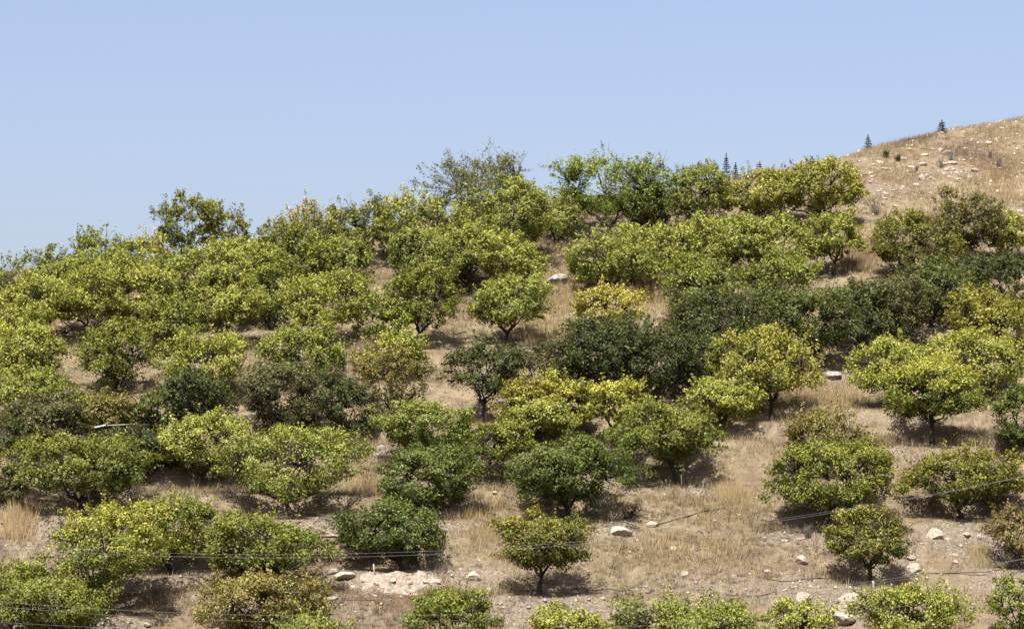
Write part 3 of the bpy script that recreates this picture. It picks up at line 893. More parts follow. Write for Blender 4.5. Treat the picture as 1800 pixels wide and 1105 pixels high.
shrub(420, 655, 46, 40, 'thin brown see-through shrub on the tan bank above the dark hedge', 815, 0.05, leafy=120)
shrub(650, 625, 40, 20, 'grey-brown dry bush in the small tan gap left of centre', 816, 0.0, leafy=160)


# ------------------------------------------------------------------ rocks
def rock_mesh(seed, mat, sub=2):
    import bmesh
    rng = np.random.default_rng(seed)
    bm = bmesh.new()
    bmesh.ops.create_icosphere(bm, subdivisions=sub, radius=1.0)
    v = np.array([p.co[:] for p in bm.verts])
    planes = unit(rng.normal(0, 1, (11, 3)))
    hgt = rng.uniform(0.55, 0.95, 11)
    for pn, h in zip(planes, hgt):
        dd = v @ pn - h
        v -= np.maximum(dd, 0)[:, None] * pn * 0.95
    lob = unit(rng.normal(0, 1, (9, 3)))
    v *= (1 + 0.10 * np.sin(v @ lob.T * 5.0).mean(1) + rng.normal(0, 0.025, len(v)))[:, None]
    for p, c in zip(bm.verts, v):
        p.co = c
    me = bpy.data.meshes.new('limestone_rock')
    bm.to_mesh(me); bm.free()
    me.materials.append(mat)
    return me


ROCK_SMALL = [rock_mesh(500 + k, M_ROCK, 2) for k in range(9)]


def side_labels(stones, marks, noun):
    """name each small stone by the nearest landmark, the side it lies on and its order outward"""
    keys = {}
    for i, (px, py, w, h) in enumerate(stones):
        d = [(math.hypot(px - mx, (py - my) * 1.6), k) for k, (mx, my, _) in enumerate(marks)]
        dist, k = min(d)
        mx, my, _ = marks[k]
        dx, dy = px - mx, py - my
        side = ('right of' if dx > 0 else 'left of') if abs(dx) > abs(dy) * 1.3 else ('below' if dy > 0 else 'above')
        keys.setdefault((k, side), []).append((dist, i))
    out = [''] * len(stones)
    for (k, side), lst in keys.items():
        lst.sort()
        for n_, (_, i) in enumerate(lst):
            nth = ['nearest ', 'second ', 'third ', 'fourth ', 'fifth ', 'sixth ', 'seventh '][min(n_, 6)] if len(lst) > 1 else ''
            out[i] = (nth + noun + ' ' + side + ' ' + marks[k][2]).strip()
    return out


HILL_MARKS = [(1760, 211, 'the long white ridge rock'), (1653, 234, 'the tan rock under the dark conifer'), (1665, 267, 'the flat rock above the twiggy shrubs'),
              (1580, 277, 'the broad rock behind the dark shrub'), (1566, 302, 'the dark brown rock'), (1674, 285, 'the whitest smooth rock'),
              (1620, 312, 'the rounded boulder in mid hill'), (1702, 311, 'the grey-topped boulder'), (1755, 290, 'the twiggy shrub near the right edge'),
              (1741, 262, 'the thin dead weed'), (1793, 370, 'the rock in tall straw'), (1526, 262, 'the lone ridge sapling'), (1428, 285, 'the bushy round-topped conifer'),
              (1470, 365, 'the small trunked yellow tree'), (1600, 372, 'the olive-green bushy tree')]
LOW_MARKS = [(1642, 938, 'the white boulder under the dark hollow'), (1606, 997, 'the white block by the leaning tree'), (1493, 1056, 'the biggest white boulder'),
             (1407, 984, 'the smooth lone white boulder'), (1204, 1008, 'the cream stone in the grass'), (1147, 921, 'the white oblong stone'), (832, 1010, 'the cream boulder'),
             (948, 1046, 'the round olive-green tree'), (705, 1022, 'the middle of the chalk bank'), (620, 1033, 'the white stone on brown earth'), (1597, 1080, 'the bright yellow-green front tree'),
             (1690, 850, 'the wide olive-green tree'), (1442, 900, 'the big green tree'), (880, 857, 'the thin straight trunk'), (205, 678, 'the fan-shaped green tree'),
             (162, 1078, 'the tall yellow-topped tree'), (1088, 934, 'the low pale outcrop'), (1005, 1090, 'the yellow-green treetop at the bottom edge'), (1730, 985, 'the spiky straw tussock')]


def rock(px, py, w, h, label, group=None, mat=None, seed=None, tilt=0.0, name='limestone_rock', sub=2):
    rng = np.random.default_rng(int(px * 7 + py * 13))
    x, y, z = hit(px, py + h * 0.35, ground_z)
    m = y / FPX
    if seed is None and mat is None:
        me = ROCK_SMALL[int(rng.integers(0, len(ROCK_SMALL)))]
    else:
        me = rock_mesh(seed or int(px), mat or M_ROCK, 3)
    o = obj(name, me, None, (x, y, z + h * m * 0.12))
    w *= 0.9 if py > 500 else 0.8
    h *= 0.95 if py > 500 else 0.8
    o.scale = (w * m * 0.60, w * m * rng.uniform(0.42, 0.62), h * m * 0.66)
    o.rotation_euler = (rng.normal(0, 0.12), tilt + rng.normal(0, 0.08), rng.uniform(-0.5, 0.5))
    tag(o, label, 'rock', group)
    return o


HILL_STONES = [(1786, 214, 9, 6), (1715, 234, 14, 6), (1788, 235, 10, 7), (1605, 247, 8, 5), (1653, 262, 10, 9), (1626, 271, 15, 6), (1738, 251, 15, 9), (1751, 245, 9, 7),
                       (1761, 225, 11, 6), (1697, 261, 9, 5), (1722, 263, 9, 6), (1788, 261, 10, 6), (1782, 250, 11, 6), (1547, 285, 15, 9), (1535, 289, 10, 6), (1592, 279, 10, 5),
                       (1598, 262, 12, 6), (1556, 296, 20, 6), (1600, 293, 18, 7), (1622, 288, 18, 8), (1660, 288, 13, 6), (1687, 281, 8, 5), (1610, 324, 14, 8), (1690, 302, 8, 6),
                       (1683, 314, 10, 7), (1752, 287, 9, 6), (1758, 296, 8, 5), (1797, 288, 9, 6), (1797, 301, 9, 7), (1527, 304, 16, 9), (1533, 310, 11, 6), (1588, 328, 11, 6),
                       (1608, 342, 9, 5), (1545, 336, 11, 5), (1558, 340, 12, 6), (1570, 334, 9, 5), (1556, 348, 10, 5), (1572, 345, 8, 5), (1582, 338, 9, 5), (1530, 320, 9, 5),
                       (1640, 262, 8, 4), (1706, 248, 8, 4), (1768, 243, 7, 4), (1636, 312, 9, 5), (1720, 310, 10, 5), (1732, 322, 8, 5), (1645, 330, 9, 5), (1543, 283, 8, 5), (1412, 297, 12, 9), (1404, 303, 8, 6),
                       (1372, 375, 16, 6), (1390, 372, 10, 5), (1672, 322, 9, 5), (1700, 330, 8, 4), (1660, 305, 10, 7), (1668, 310, 9, 6), (1681, 303, 11, 8), (1676, 297, 9, 6)]
for st, lb in zip(HILL_STONES, side_labels(HILL_STONES, HILL_MARKS, 'small pale hill rock')):
    rock(*st, lb, 'pale rocks on the bare hill')
rock(1760, 211, 26, 8, 'long white rock lying on the ridge line near the right edge', seed=21, mat=M_ROCK)
rock(1653, 234, 18, 10, 'tan rock at the foot of the dense dark conifer on the ridge', mat=M_ROCK_TAN)
rock(1665, 267, 17, 8, 'flat pale rock above the two twiggy shrubs on the bare hill', seed=23, mat=M_ROCK)
rock(1580, 277, 22, 9, 'broad pale rock behind a small dark shrub on the bare hill', seed=24, mat=M_ROCK)
rock(1566, 302, 13, 9, 'dark brown rock on the bare hill, left of middle', mat=M_ROCK_TAN)
rock(1674, 285, 19, 8, 'whitest smooth rock on the bare hill between twiggy shrubs', seed=26, mat=M_ROCK)
rock(1620, 312, 16, 12, 'rounded pale boulder in the middle of the bare hill', seed=27, mat=M_ROCK)
rock(1702, 311, 20, 11, 'grey-topped pale boulder right of the rubble heap on the bare hill', seed=28, mat=M_ROCK_GREY)
rock(1713, 299, 17, 9, 'angular white rock above the grey-topped boulder on the bare hill', seed=29, mat=M_ROCK)
rock(1793, 370, 14, 13, 'pale round rock in tall straw at the right edge, above the small yellow tree', seed=30, mat=M_ROCK)
rock(980, 489, 42, 22, 'large grey speckled boulder in the straw clearing between yellow trees', seed=31, mat=M_ROCK_GREY, tilt=-0.25)
rock(1426, 657, 14, 10, 'small white stone left of the forked trunk', seed=32, mat=M_ROCK)
rock(1462, 657, 34, 12, 'long low grey-white stone below the forked trunk', seed=33, mat=M_ROCK_GREY)
rock(1491, 650, 28, 13, 'white wedge-shaped stone tilted up right of the forked trunk', seed=34, mat=M_ROCK, tilt=-0.5)
rock(1484, 613, 26, 8, 'flat white slab in shade right of the forked-trunk tree', seed=35, mat=M_ROCK)
rock(1600, 578, 16, 6, 'left white stone of the row under the dark olive tree', seed=36, mat=M_ROCK)
rock(1645, 577, 28, 7, 'long right white stone of the row under the dark olive tree', seed=37, mat=M_ROCK)
rock(672, 787, 16, 11, 'black-and-white speckled stone on the path left of centre', seed=38, mat=M_ROCK_GREY)
rock(660, 800, 24, 10, 'pale flat stone at the top of the narrow dirt path left of centre', seed=39, mat=M_ROCK)
rock(1096, 806, 30, 16, 'dark grey boulder behind the large dark dome, left of the planks', seed=40, mat=M_ROCK_GREY)
rock(330, 599, 14, 8, 'white slanted stone left of the tall bare trunk', seed=41, mat=M_ROCK, tilt=-0.4)
rock(1147, 921, 24, 11, 'white oblong stone right of the large dark dome tree', seed=42, mat=M_ROCK)
rock(1182, 963, 17, 9, 'white stone in the grass below the oblong one', seed=43, mat=M_ROCK)
rock(1204, 1008, 17, 9, 'cream stone in the grass above the upright green shoots', seed=44, mat=M_ROCK)
rock(1407, 984, 29, 17, 'smooth white boulder alone in the grass, lower right of centre', seed=45, mat=M_ROCK)
rock(1642, 938, 32, 21, 'white boulder below the dark hollow at lower right', seed=46, mat=M_ROCK)
rock(1606, 997, 24, 18, 'white block right of the forked leaning tree', seed=47, mat=M_ROCK)
rock(1600, 978, 18, 10, 'white stone just above the block beside the leaning tree', seed=48, mat=M_ROCK)
rock(1493, 1056, 46, 38, 'biggest white boulder, at the bottom right below the cables', seed=49, mat=M_ROCK)
rock(1470, 1080, 60, 24, 'pale sloping slab under the biggest white boulder', seed=50, mat=M_ROCK)
rock(1411, 1047, 30, 18, 'pale rounded rock left of the biggest white boulder', seed=51, mat=M_ROCK)
rock(1404, 1067, 30, 15, 'flat pale rock above the small yellow treetop', seed=52, mat=M_ROCK)
rock(1463, 1094, 20, 14, 'grey rounded stone at the bottom edge under the sloping slab', seed=53, mat=M_ROCK_GREY)
rock(832, 1010, 30, 20, 'cream boulder left of the round olive tree', seed=54, mat=M_ROCK)
rock(895, 1022, 14, 12, 'pale angular stone at the left rim of the black round shadow', seed=55, mat=M_ROCK, tilt=-0.4)
rock(606, 1012, 40, 14, 'long pale ledge stone left of the white chalk bank', seed=56, mat=M_ROCK, tilt=-0.2)
rock(586, 1004, 18, 12, 'grey rounded stone at the left end of the pale ledge', seed=57, mat=M_ROCK_GREY)
rock(620, 1033, 11, 8, 'small white stone on brown earth below the chalk bank', seed=58, mat=M_ROCK)
rock(585, 1050, 20, 9, 'grey-white stone low on the brown earth, right of the olive-brown tree', seed=59, mat=M_ROCK_GREY)
rock(965, 1097, 54, 12, 'grey-white rubble stone at the bottom edge behind a yellow treetop', seed=60, mat=M_ROCK_GREY)
rock(1088, 934, 46, 14, 'low pale outcrop right of the round olive tree', seed=61, mat=M_ROCK)
rock(255, 884, 26, 9, 'grey flat stone right of the big round tree at left', seed=62, mat=M_ROCK_GREY)
rock(575, 940, 50, 8, 'pale stone edge under the largest yellow-green tree', seed=63, mat=M_ROCK)
rock(1795, 845, 12, 18, 'white block at the right edge beside the wide olive-green tree', seed=64, mat=M_ROCK)
LOW_STONES = [(1679, 975, 11, 8), (1680, 986, 10, 8), (1518, 1046, 9, 8), (1700, 945, 14, 8), (1722, 948, 12, 8), (1665, 946, 10, 6), (1690, 958, 9, 6), (1548, 1012, 8, 5), (1350, 1005, 12, 8),
                       (1372, 1010, 10, 6), (1256, 915, 7, 5), (1107, 971, 8, 5), (1135, 1030, 9, 5), (1118, 1036, 8, 5), (1440, 1030, 9, 6), (1425, 1030, 8, 5), (1620, 955, 8, 5),
                       (1710, 1062, 9, 6), (1678, 1060, 7, 5), (1745, 1050, 8, 5), (860, 1035, 10, 7), (880, 1060, 9, 6), (842, 985, 9, 5), (810, 1000, 9, 6), (1060, 1052, 9, 6), (985, 1062, 8, 5),
                       (930, 1068, 10, 5), (1030, 1075, 9, 5), (1160, 1022, 8, 4), (1290, 1012, 9, 5), (897, 876, 8, 5), (870, 868, 10, 5), (1300, 905, 8, 5), (705, 1048, 8, 5), (660, 1046, 9, 5),
                       (1555, 870, 9, 7), (1552, 820, 9, 6), (1650, 900, 9, 6), (1380, 950, 12, 6), (1405, 947, 10, 6), (1345, 945, 9, 6), (200, 668, 10, 5), (280, 640, 9, 6), (258, 1098, 14, 7), (180, 1100, 12, 6),
                       (640, 1020, 12, 8), (662, 1026, 12, 8), (690, 1020, 14, 8), (720, 1027, 12, 7), (748, 1022, 12, 7), (770, 1028, 10, 7)]
for st, lb in zip(LOW_STONES, side_labels(LOW_STONES, LOW_MARKS, 'small pale stone')):
    rock(*st, lb, 'pale stones on the lower slope')


def chalk_bank(px, py, wpx, hpx, label, seed):
    rg = np.random.default_rng(seed)
    x0, y0, z0 = hit(px, py + hpx * 0.5, ground_z)
    m = y0 / FPX
    L, Hh, D = wpx * m, hpx * m, 1.0
    nu, nv = 70, 24
    u = np.linspace(-1, 1, nu); v = np.linspace(-1, 1, nv)
    U, Vv = np.meshgrid(u, v)
    X = U * L / 2; Y = Vv * D + 0.25
    edge = np.clip(1 - np.abs(U + 0.25 * (noise(X, Y, 0.5, 9) - 0.5)) ** 5, 0, 1) * np.clip(1 - np.abs(Vv) ** 2.5, 0, 1)
    zb = ground_z((X + x0).ravel(), (Y + y0).ravel()).reshape(X.shape)
    Z = zb - 0.06 + edge * (Hh * 0.42 + 0.12 * (noise(X * 1 + 40, Y * 1 + 40, 0.42, 7) - 0.4) + 0.13 * (noise(X + 9, Y + 9, 0.17, 8) - 0.3))
    V = np.stack([X, Y, Z - z0], -1).reshape(-1, 3)
    idx = np.arange(nu * nv).reshape(nv, nu)
    q = np.stack([idx[:-1, :-1], idx[:-1, 1:], idx[1:, 1:], idx[1:, :-1]], -1).reshape(-1, 4)
    o = obj('chalk_bank', mesh_from('chalk_bank', V, q, M_CHALK, None, False), None, (x0, y0, z0))
    tag(o, label, 'bank')


M_CHALK = noise_mat('white_chalk', (0.12, 0.097, 0.072), (0.29, 0.25, 0.20), 5.0, 0.95, 1.0, 14, (0.21, 0.178, 0.14))
chalk_bank(703, 1022, 142, 9, 'long white chalk rubble bank below the dark green tree, bottom centre left', 1)


# ------------------------------------------------------------------ stone chips, dry grass, brush (uncountable)
def frustum_samples(n, y0, y1, rng, margin=1.12):
    y = np.sqrt(rng.uniform(y0 ** 2, y1 ** 2, n))
    x = rng.uniform(-1, 1, n) * y * 0.18 * margin
    return x, y


rng = np.random.default_rng(31)
x, y = frustum_samples(90000, 96, 178, rng)
bm_ = bare_mask(x, y)
keep = rng.random(len(x)) < np.clip(0.02 + 0.06 * smooth(114, 104, y) * smooth(-2, 8, x) + 0.42 * bm_ ** 1.5 + 0.10 * smooth(10, 20, x) * smooth(144, 152, y), 0, 0.5)
keep &= y < crest_y(x) + 9
x, y = x[keep], y[keep]
z = ground_z(x, y)
n = len(x)
octa = np.array([[1, 0, 0], [0, 1, 0], [-1, 0, 0], [0, -1, 0], [0, 0, 0.8], [0, 0, -0.5]])
of = np.array([[0, 1, 4], [1, 2, 4], [2, 3, 4], [3, 0, 4], [1, 0, 5], [2, 1, 5], [3, 2, 5], [0, 3, 5]])
s = (0.022 + 0.085 * rng.random(n) ** 3.0) * (1 + 0.7 * smooth(144, 152, y))
V = octa[None] * s[:, None, None] * rng.uniform(0.55, 1.3, (n, 6, 1)) + rng.normal(0, 0.12, (n, 6, 3)) * s[:, None, None]
a = rng.uniform(0, 6.28, n); ca_, sa_ = np.cos(a), np.sin(a)
V = np.stack([V[..., 0] * ca_[:, None] - V[..., 1] * sa_[:, None], V[..., 0] * sa_[:, None] + V[..., 1] * ca_[:, None], V[..., 2]], -1)
V += np.stack([x, y, z], 1)[:, None, :]
F = (of[None] + (np.arange(n) * 6)[:, None, None]).reshape(-1, 3)
N_CHIPS = n
tag(obj('stone_chips', mesh_from('stone_chips', V.reshape(-1, 3), F, M_CHIP)), 'pale chalk chips strewn over bare soil of the hillside', 'gravel', None, 'stuff')

# dry grass in tufts
NT = 90000
x, y = frustum_samples(int(NT * 2.6), 95, 180, rng)
gold = field(GOLD_W, x, y)
bare = bare_mask(x, y)
nz = fbm(x, y, 2.4, 101)
pr = np.clip(0.20 + 0.75 * smooth(0.35, 0.65, nz) + 0.6 * gold, 0, 1) * (1 - np.clip(bare, 0, 1) * 0.8)
keep = (rng.random(len(x)) < pr) & (y < crest_y(x) + 9)
for t in TREES:                        # little grows in the dense shade under the crowns
    keep &= (np.hypot(x - t['x'], (y - t['y']) * 1.0) > t['W'] * 0.30) | (rng.random(len(x)) < 0.25)
x, y, gold, nz = x[keep][:NT], y[keep][:NT], gold[keep][:NT], nz[keep][:NT]
z = ground_z(x, y)
nt_ = len(x)
kind_n = fbm(x, y, 3.4, 111)
wild = rng.random(nt_)
hgt = (0.13 + 0.17 * smooth(0.35, 0.7, nz) + 0.22 * gold) * rng.uniform(0.6, 1.35, nt_) * (1 + 0.5 * (wild > 0.95))
NB = 6
straw = np.array([0.52, 0.42, 0.25]) * 0.58; gcol = np.array([0.58, 0.44, 0.23]) * 0.56; brown = np.array([0.27, 0.195, 0.135]) * 0.56; olive = np.array([0.30, 0.27, 0.12]) * 0.56
tc = straw[None] * (1 - gold[:, None]) + gcol[None] * gold[:, None]
bmix = (smooth(0.48, 0.66, kind_n) * (1 - 0.8 * gold) * 0.8)[:, None]
tc = tc * (1 - bmix) + brown[None] * bmix
ol = (rng.random(nt_) < 0.07)[:, None]
tc = np.where(ol, olive, tc) * rng.uniform(0.72, 1.15, (nt_, 1))
bx = np.repeat(np.stack([x, y, z - 0.02], 1), NB, 0)
n = len(bx)
tr_ = np.repeat(rng.uniform(0.04, 0.16, nt_), NB)
a = rng.uniform(0, 6.28, n); r = rng.random(n) ** 0.7
bx[:, 0] += np.cos(a) * r * tr_; bx[:, 1] += np.sin(a) * r * tr_
h = np.repeat(hgt, NB) * rng.uniform(0.55, 1.15, n)
lean = np.stack([np.cos(a) * r * 0.45, np.sin(a) * r * 0.45, np.ones(n)], 1) + rng.normal(0, 0.16, (n, 3)) * np.array([1, 1, 0])
lean += np.repeat(np.stack([rng.normal(0.05, 0.12, nt_), rng.normal(0, 0.1, nt_), np.zeros(nt_)], 1), NB, 0)
tip = bx + lean * h[:, None]
wv = np.stack([np.cos(a + 1.57), np.sin(a + 1.57), np.zeros(n)], 1) * rng.uniform(0.005, 0.011, (n, 1))
V = np.stack([bx - wv, bx + wv, tip], 1).reshape(-1, 3)
F = np.arange(n * 3).reshape(-1, 3)
tcol = np.repeat(np.repeat(tc, NB, 0) * rng.uniform(0.8, 1.2, (n, 1)), 3, 0)
tag(obj('dry_grass', mesh_from('dry_grass', V, F, M_GRASS, tcol)), 'dry straw-coloured grass tufts covering the slope between the trees', 'grass', None, 'stuff')

# low twiggy brush: grey-brown thorn cushions between the grass
x, y = frustum_samples(52000, 96, 178, rng)
nz = fbm(x, y, 4.0, 121)
keep = (rng.random(len(x)) < smooth(0.42, 0.62, nz) * (0.18 + 0.6 * smooth(122, 104, y))) & (y < crest_y(x) + 8)
x, y = x[keep], y[keep]
z = ground_z(x, y); nt_ = len(x); NB = 22
hh = rng.uniform(0.08, 0.26, nt_)
d = unit(rng.normal(0, 1, (nt_ * NB, 3)) * np.array([1, 1, 0.6]) + np.array([0, 0, 0.5])); d[:, 2] = np.abs(d[:, 2])
b0 = np.repeat(np.stack([x, y, z], 1), NB, 0) + rng.normal(0, 0.03, (nt_ * NB, 3)) * np.array([1, 1, 0.2])
hr = np.repeat(hh, NB)[:, None] * rng.uniform(0.6, 1.2, (nt_ * NB, 1))
wv = unit(np.cross(d, rng.normal(0, 1, d.shape))) * 0.006
V = np.stack([b0 + d * hr * 0.25 - wv, b0 + d * hr * 0.25 + wv, b0 + d * hr * 1.15], 1).reshape(-1, 3)
cc = np.array([[0.20, 0.155, 0.125], [0.28, 0.24, 0.21], [0.14, 0.11, 0.08]])[rng.integers(0, 3, nt_)] * rng.uniform(0.4, 0.65, (nt_, 1))
F = np.arange(len(V)).reshape(-1, 3)
tag(obj('dry_brush', mesh_from('dry_brush', V, F, M_GRASS, np.repeat(np.repeat(cc, NB, 0), 3, 0))), 'low grey-brown thorny brush between the grass tufts', 'brush', None, 'stuff')


# a tall dry tussock in the straw clearing and one more at the left
def tussock(px, py, wpx, hpx, label, seed, c):
    rg = np.random.default_rng(seed)
    x0, y0, _ = hit(px, py, ground_z)
    W = wpx * y0 / FPX; Hh = hpx * y0 / FPX
    n = int(700 * W)
    bx = np.stack([np.clip(rg.normal(0, W / 4, n), -W / 2, W / 2), rg.normal(0, 0.3, n), np.zeros(n)], 1)
    bx[:, 2] = ground_z(bx[:, 0] + x0, bx[:, 1] + y0) - 0.02
    o0 = np.array([x0, y0, float(ground_z(np.array([x0]), np.array([y0]))[0])])
    h = Hh * rg.uniform(0.35, 1.1, n) * (1 - 0.55 * (np.abs(bx[:, 0]) / (W / 2)) ** 2)
    d = np.stack([bx[:, 0] * 0.35 + rg.normal(0, 0.16, n), rg.normal(0, 0.16, n), np.ones(n)], 1)
    wv = np.stack([np.ones(n), np.zeros(n), np.zeros(n)], 1) * 0.009
    tip = bx + d * h[:, None]
    V = np.stack([bx - wv, bx + wv, tip], 1).reshape(-1, 3); V[:, 2] -= o0[2]
    col = np.array(c) * rg.uniform(0.36, 0.7, (n, 1))
    o = obj('grass_tussock', mesh_from('grass_tussock', V, np.arange(n * 3).reshape(-1, 3), M_GRASS, np.repeat(col, 3, 0)), None, o0)
    tag(o, label, 'tussock')


tussock(1150, 500, 52, 34, 'tall dry brown grass tussock in the straw clearing, upper centre', 71, (0.38, 0.28, 0.17))
tussock(640, 618, 52, 26, 'brown dry grass tussock in the small tan gap left of centre', 72, (0.36, 0.27, 0.18))
tussock(30, 935, 66, 44, 'tall golden grass tussock at the left edge', 73, (0.58, 0.44, 0.24))
tussock(1510, 462, 60, 22, 'brown grass tussock right of the small trunked yellow tree', 74, (0.42, 0.30, 0.18))
tussock(1290, 880, 60, 34, 'tall straw tussock left of the big green tree at right', 75, (0.52, 0.41, 0.22))
tussock(1725, 985, 50, 24, 'spiky straw grass tussock left of the half-bare tree', 76, (0.46, 0.37, 0.21))
tussock(1765, 775, 80, 26, 'brown grass tussock right of the straight black trunk', 77, (0.36, 0.28, 0.20))


# ------------------------------------------------------------------ overhead cables in front of the orchard
def cable(c0, x0, k, yd, label, r=0.005):
    pxs = np.linspace(-1500, 3300, 140)
    pys = c0 - k * (pxs - x0) ** 2
    pts = []
    for a, b in zip(pxs, pys):
        rx, rz = ray(a, b); pts.append((rx * yd, yd, rz * yd))
    pts = np.array(pts)
    v, q = tubes(pts[None], np.full((1, len(pts)), r), 6)
    o = obj('overhead_cable', mesh_from('overhead_cable', v - pts[0], q, M_CABLE, None, True), None, pts[0])
    tag(o, label, 'cable', 'overhead cables across the lower slope')


cable(980, 480, 8.2e-5, 90.0, 'lower wire of the topmost sagging cable pair across the lower slope')
cable(974, 480, 7.9e-5, 90.2, 'upper wire of the topmost sagging cable pair across the lower slope', 0.004)
cable(1082, 600, 7.0e-5, 88.0, 'upper wire of the middle sagging cable pair near the bottom')
cable(1093, 600, 7.7e-5, 88.2, 'lower wire of the middle sagging cable pair near the bottom', 0.0045)
cable(1112, 620, 5.0e-5, 86.0, 'lowest thin wire crossing the treetops at the bottom edge', 0.004)


# ------------------------------------------------------------------ irrigation hoses and stakes
def hose(pix, label, r=0.022, lift=0.05):
    P = []
    for (px, py) in pix:
        x, y, z = hit(px, py, ground_z); P.append((x, y, z + lift))
    P = np.array(P)
    tt = np.linspace(0, len(P) - 1, 8 * len(P))
    pts = np.stack([np.interp(tt, np.arange(len(P)), P[:, i]) for i in range(3)], 1)
    for _ in range(3):
        pts[1:-1] = (pts[:-2] + pts[1:-1] * 2 + pts[2:]) / 4
    zg = ground_z(pts[:, 0], pts[:, 1]) + r * 0.8
    pts[:, 2] = np.maximum(pts[:, 2] - lift * 0.5, zg)
    v, q = tubes(pts[None], np.full((1, len(pts)), r), 6)
    o = obj('irrigation_hose', mesh_from('irrigation_hose', v - pts[0], q, M_HOSE, None, True), None, pts[0])
    tag(o, label, 'hose', 'black irrigation hoses on the ground')


hose([(1275, 1046), (1305, 1048), (1335, 1048), (1362, 1042)], 'black hose sagging to a stake, below the cream stone in the grass')
hose([(1342, 1015), (1368, 1022), (1395, 1024), (1425, 1018), (1460, 1018)], 'black hose running into the shadow of the forked leaning tree')
hose([(1160, 923), (1195, 912), (1235, 900), (1275, 894)], 'thin dark hose climbing right from the white oblong stone')
hose([(1045, 1040), (1070, 1035), (1088, 1040), (1110, 1037)], 'short looped hose right of the round olive tree')
hose([(870, 1034), (900, 1036), (930, 1040)], 'dark hose in the shade of the round olive tree')
hose([(600, 1056), (630, 1056), (660, 1057)], 'thin dark hose on brown earth below the chalk bank', 0.014)
hose([(560, 992), (590, 991), (625, 990)], 'dark hose behind the pale ledge stone', 0.016)
hose([(1600, 1012), (1680, 1010), (1740, 1008), (1790, 998)], 'long dark hose toward the half-bare tree at right')
hose([(285, 1063), (315, 1064)], 'short dark stick of hose right of the yellow-topped tree', 0.016)


def stake(px, py, hpx, label, r=0.035, mat=None, name='stake', cat='stake'):
    x, y, z = hit(px, py, ground_z)
    h = hpx * y / FPX
    v, q = tubes(np.array([[[0, 0, -0.2], [0.01, 0, h * 0.5], [-0.01, 0, h], [-0.01, 0, h + 0.001]]]), np.array([[r, r, r * 0.95, 0.002]]), 7)
    o = obj(name, mesh_from(name, v, q, mat or M_WOOD), None, (x, y, z))
    tag(o, label, cat)


stake(1364, 1046, 12, 'dark stake at the right end of the sagging hose', 0.03, M_WOOD_DARK)
stake(1427, 1022, 12, 'dark stake on the hose left of the forked leaning tree', 0.03, M_WOOD_DARK)
stake(1420, 1022, 9, 'short dark peg beside the hose stake left of the leaning tree', 0.025, M_WOOD_DARK)
stake(657, 1013, 22, 'pale wooden stake at the left of the chalk bank', 0.03)
stake(1535, 1036, 15, 'pale wooden peg in the shadow under the forked leaning tree', 0.045)
stake(1198, 862, 26, 'brown stake beside the slim trunk above the planks', 0.022, M_WOOD_DARK)
stake(1145, 840, 24, 'thin stake at the left end of the two pale planks', 0.022)
stake(150, 752, 32, 'bright white post standing in the bushes at left', 0.045, M_WHITE, 'white_post', 'post')
stake(249, 738, 26, 'thin grey post behind the hut roof', 0.02, M_TIN, 'grey_post', 'post')


# planks, log, metal sheet, hut
def lying(px, py, lpx, th, wd, label, name, cat, mat, rotz=0.0, roty=0.0, up=0.02):
    x, y, z = hit(px, py, ground_z)
    L = lpx * y / FPX
    o = obj(name, box_mesh(name, L, wd, th, mat, jitter=0.006, rng=np.random.default_rng(int(px))), None, (x, y, z + th / 2 + up))
    o.rotation_euler = (0.1, roty, rotz)
    tag(o, label, cat)


lying(1150, 826, 62, 0.07, 0.18, 'upper pale plank lying left of the slim trunk', 'plank', 'plank', M_WOOD, 0.02, 0.02, 0.10)
lying(1172, 830, 56, 0.06, 0.16, 'lower pale plank lying left of the slim trunk', 'plank', 'plank', M_WOOD, -0.03, 0.0, 0.04)

# fallen log left, in the bushes
x, y, z = hit(116, 592, ground_z)
rg = np.random.default_rng(5)
pp = np.array([[[-0.55, 0, 0.14], [-0.2, 0.02, 0.20], [0.15, 0, 0.17], [0.5, -0.05, 0.10]]])
v, q = tubes(pp, np.array([[0.10, 0.13, 0.12, 0.04]]), 8)
log = obj('fallen_log', None, None, (x, y, z))
tag(log, 'dark broken log among the yellow trees at left', 'log')
obj('bark', mesh_from('bark', v, q, M_WOOD_DARK, None, True), log)
v, q = tubes(pp + np.array([0.1, -0.08, -0.10]), np.array([[0.02, 0.05, 0.05, 0.03]]), 6)
obj('split_branch', mesh_from('split_branch', v, q, M_WOOD, None, True), log)

# the hut: dark boards under a sagging flat roof, mostly hidden in the bushes
hx, hy, hz = hit(212, 800, ground_z)
hm = hy / FPX
hut = obj('hut', None, None, (hx, hy, hz))
tag(hut, 'small dark wooden hut with flat roof, half hidden in bushes at left', 'hut')
HW, HD, HH = 84 * hm, 1.6, 48 * hm
nb = 12
board = box_mesh('board', HW / nb * 0.94, 0.03, HH + 0.3, M_WOOD_DARK)
for k in range(nb):
    if k in (5, 6, 7):
        continue                      # the doorway
    o = obj('board', board, hut, (-HW / 2 + (k + 0.5) * HW / nb, -HD / 2, HH / 2 - 0.16))
back = box_mesh('back_wall', HW, 0.04, HH + 0.3, M_WOOD_DARK)
obj('back_wall', back, hut, (0, HD / 2, HH / 2 - 0.16))
sw = box_mesh('side_wall', 0.04, HD - 0.1, HH + 0.3, M_WOOD_DARK)
obj('side_wall', sw, hut, (-HW / 2 + 0.03, 0, HH / 2 - 0.16))
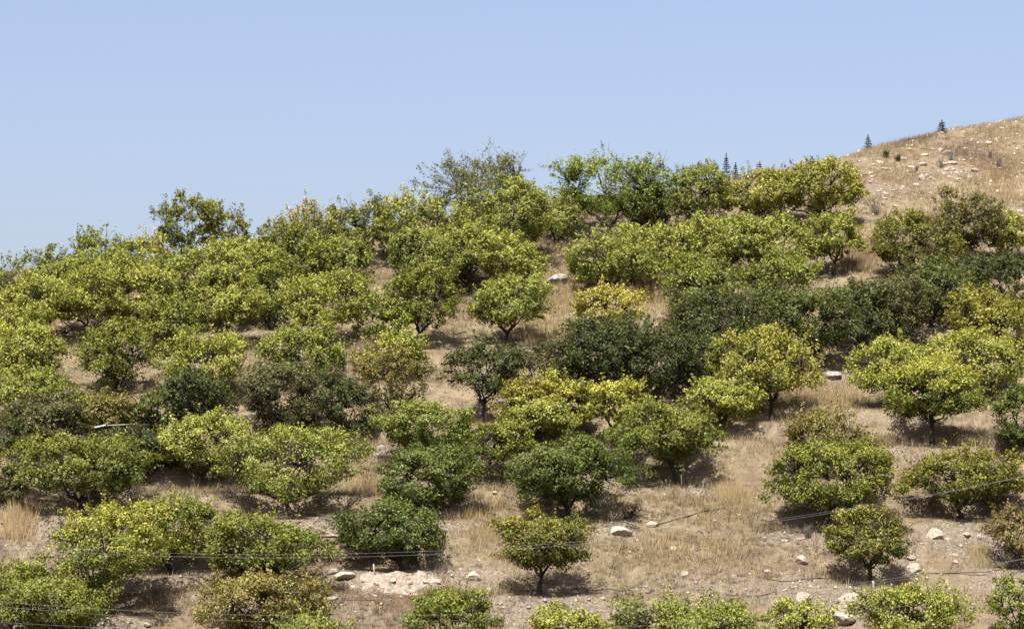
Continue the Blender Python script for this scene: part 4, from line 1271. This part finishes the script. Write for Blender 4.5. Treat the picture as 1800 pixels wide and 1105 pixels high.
obj('side_wall', sw, hut, (HW / 2 - 0.03, 0, HH / 2 - 0.16))
roof = obj('roof', box_mesh('roof', HW + 0.2, HD + 0.4, 0.05, M_WOOD_DARK), hut, (0, 0, HH + 0.06))
roof.rotation_euler = (0.05, -0.04, 0)
e1 = obj('edge_board', box_mesh('edge_board', HW * 0.24, 0.05, 0.07, M_WHITE), roof, (-HW * 0.36, -HD / 2 - 0.235, 0.0))
e1.rotation_euler = (0, -0.18, 0)
obj('edge_board', box_mesh('edge_board', HW * 0.66, 0.05, 0.05, M_WOOD), roof, (HW * 0.12, -HD / 2 - 0.235, 0.03))

# grey corrugated sheet on posts right of the hut
sx, sy, sz = hit(308, 790, ground_z)
sm = sy / FPX
sheet = obj('metal_sheet', None, None, (sx, sy, sz))
tag(sheet, 'grey corrugated metal sheet leaning right of the hut roof', 'metal sheet')
Lx, Ly = 30 * sm, 0.7
nu = 24
uu = np.linspace(-Lx / 2, Lx / 2, nu * 2 + 1)
zz = 0.018 * np.cos(np.arange(nu * 2 + 1) * math.pi)
tilt = 0.42
top = np.concatenate([np.stack([uu, np.full_like(uu, s_ * Ly / 2 * math.cos(tilt)), zz + 34 * sm + s_ * Ly / 2 * math.sin(tilt)], 1) for s_ in (-1, 1)])
bot = top - np.array([0, 0, 0.012])
m_ = len(uu)
i0 = np.arange(m_ - 1)
qt = np.stack([i0, i0 + 1, i0 + 1 + m_, i0 + m_], 1)
obj('sheet', mesh_from('sheet', np.concatenate([top, bot]), np.concatenate([qt, qt[:, ::-1] + 2 * m_]), M_TIN), sheet)
for s_ in (-1, 1):
    v, q = tubes(np.array([[[s_ * Lx * 0.4, 0, -0.2], [s_ * Lx * 0.4, 0, 17 * sm], [s_ * Lx * 0.4, 0, 34 * sm - 0.02]]]), np.array([[0.03, 0.03, 0.03]]), 6)
    obj('post', mesh_from('post', v, q, M_WOOD_DARK), sheet)

print('LEAVES', LEAF_TOTAL, 'CHIPS', N_CHIPS, 'TRIS', sum(len(m.polygons) * 1 for m in bpy.data.meshes))
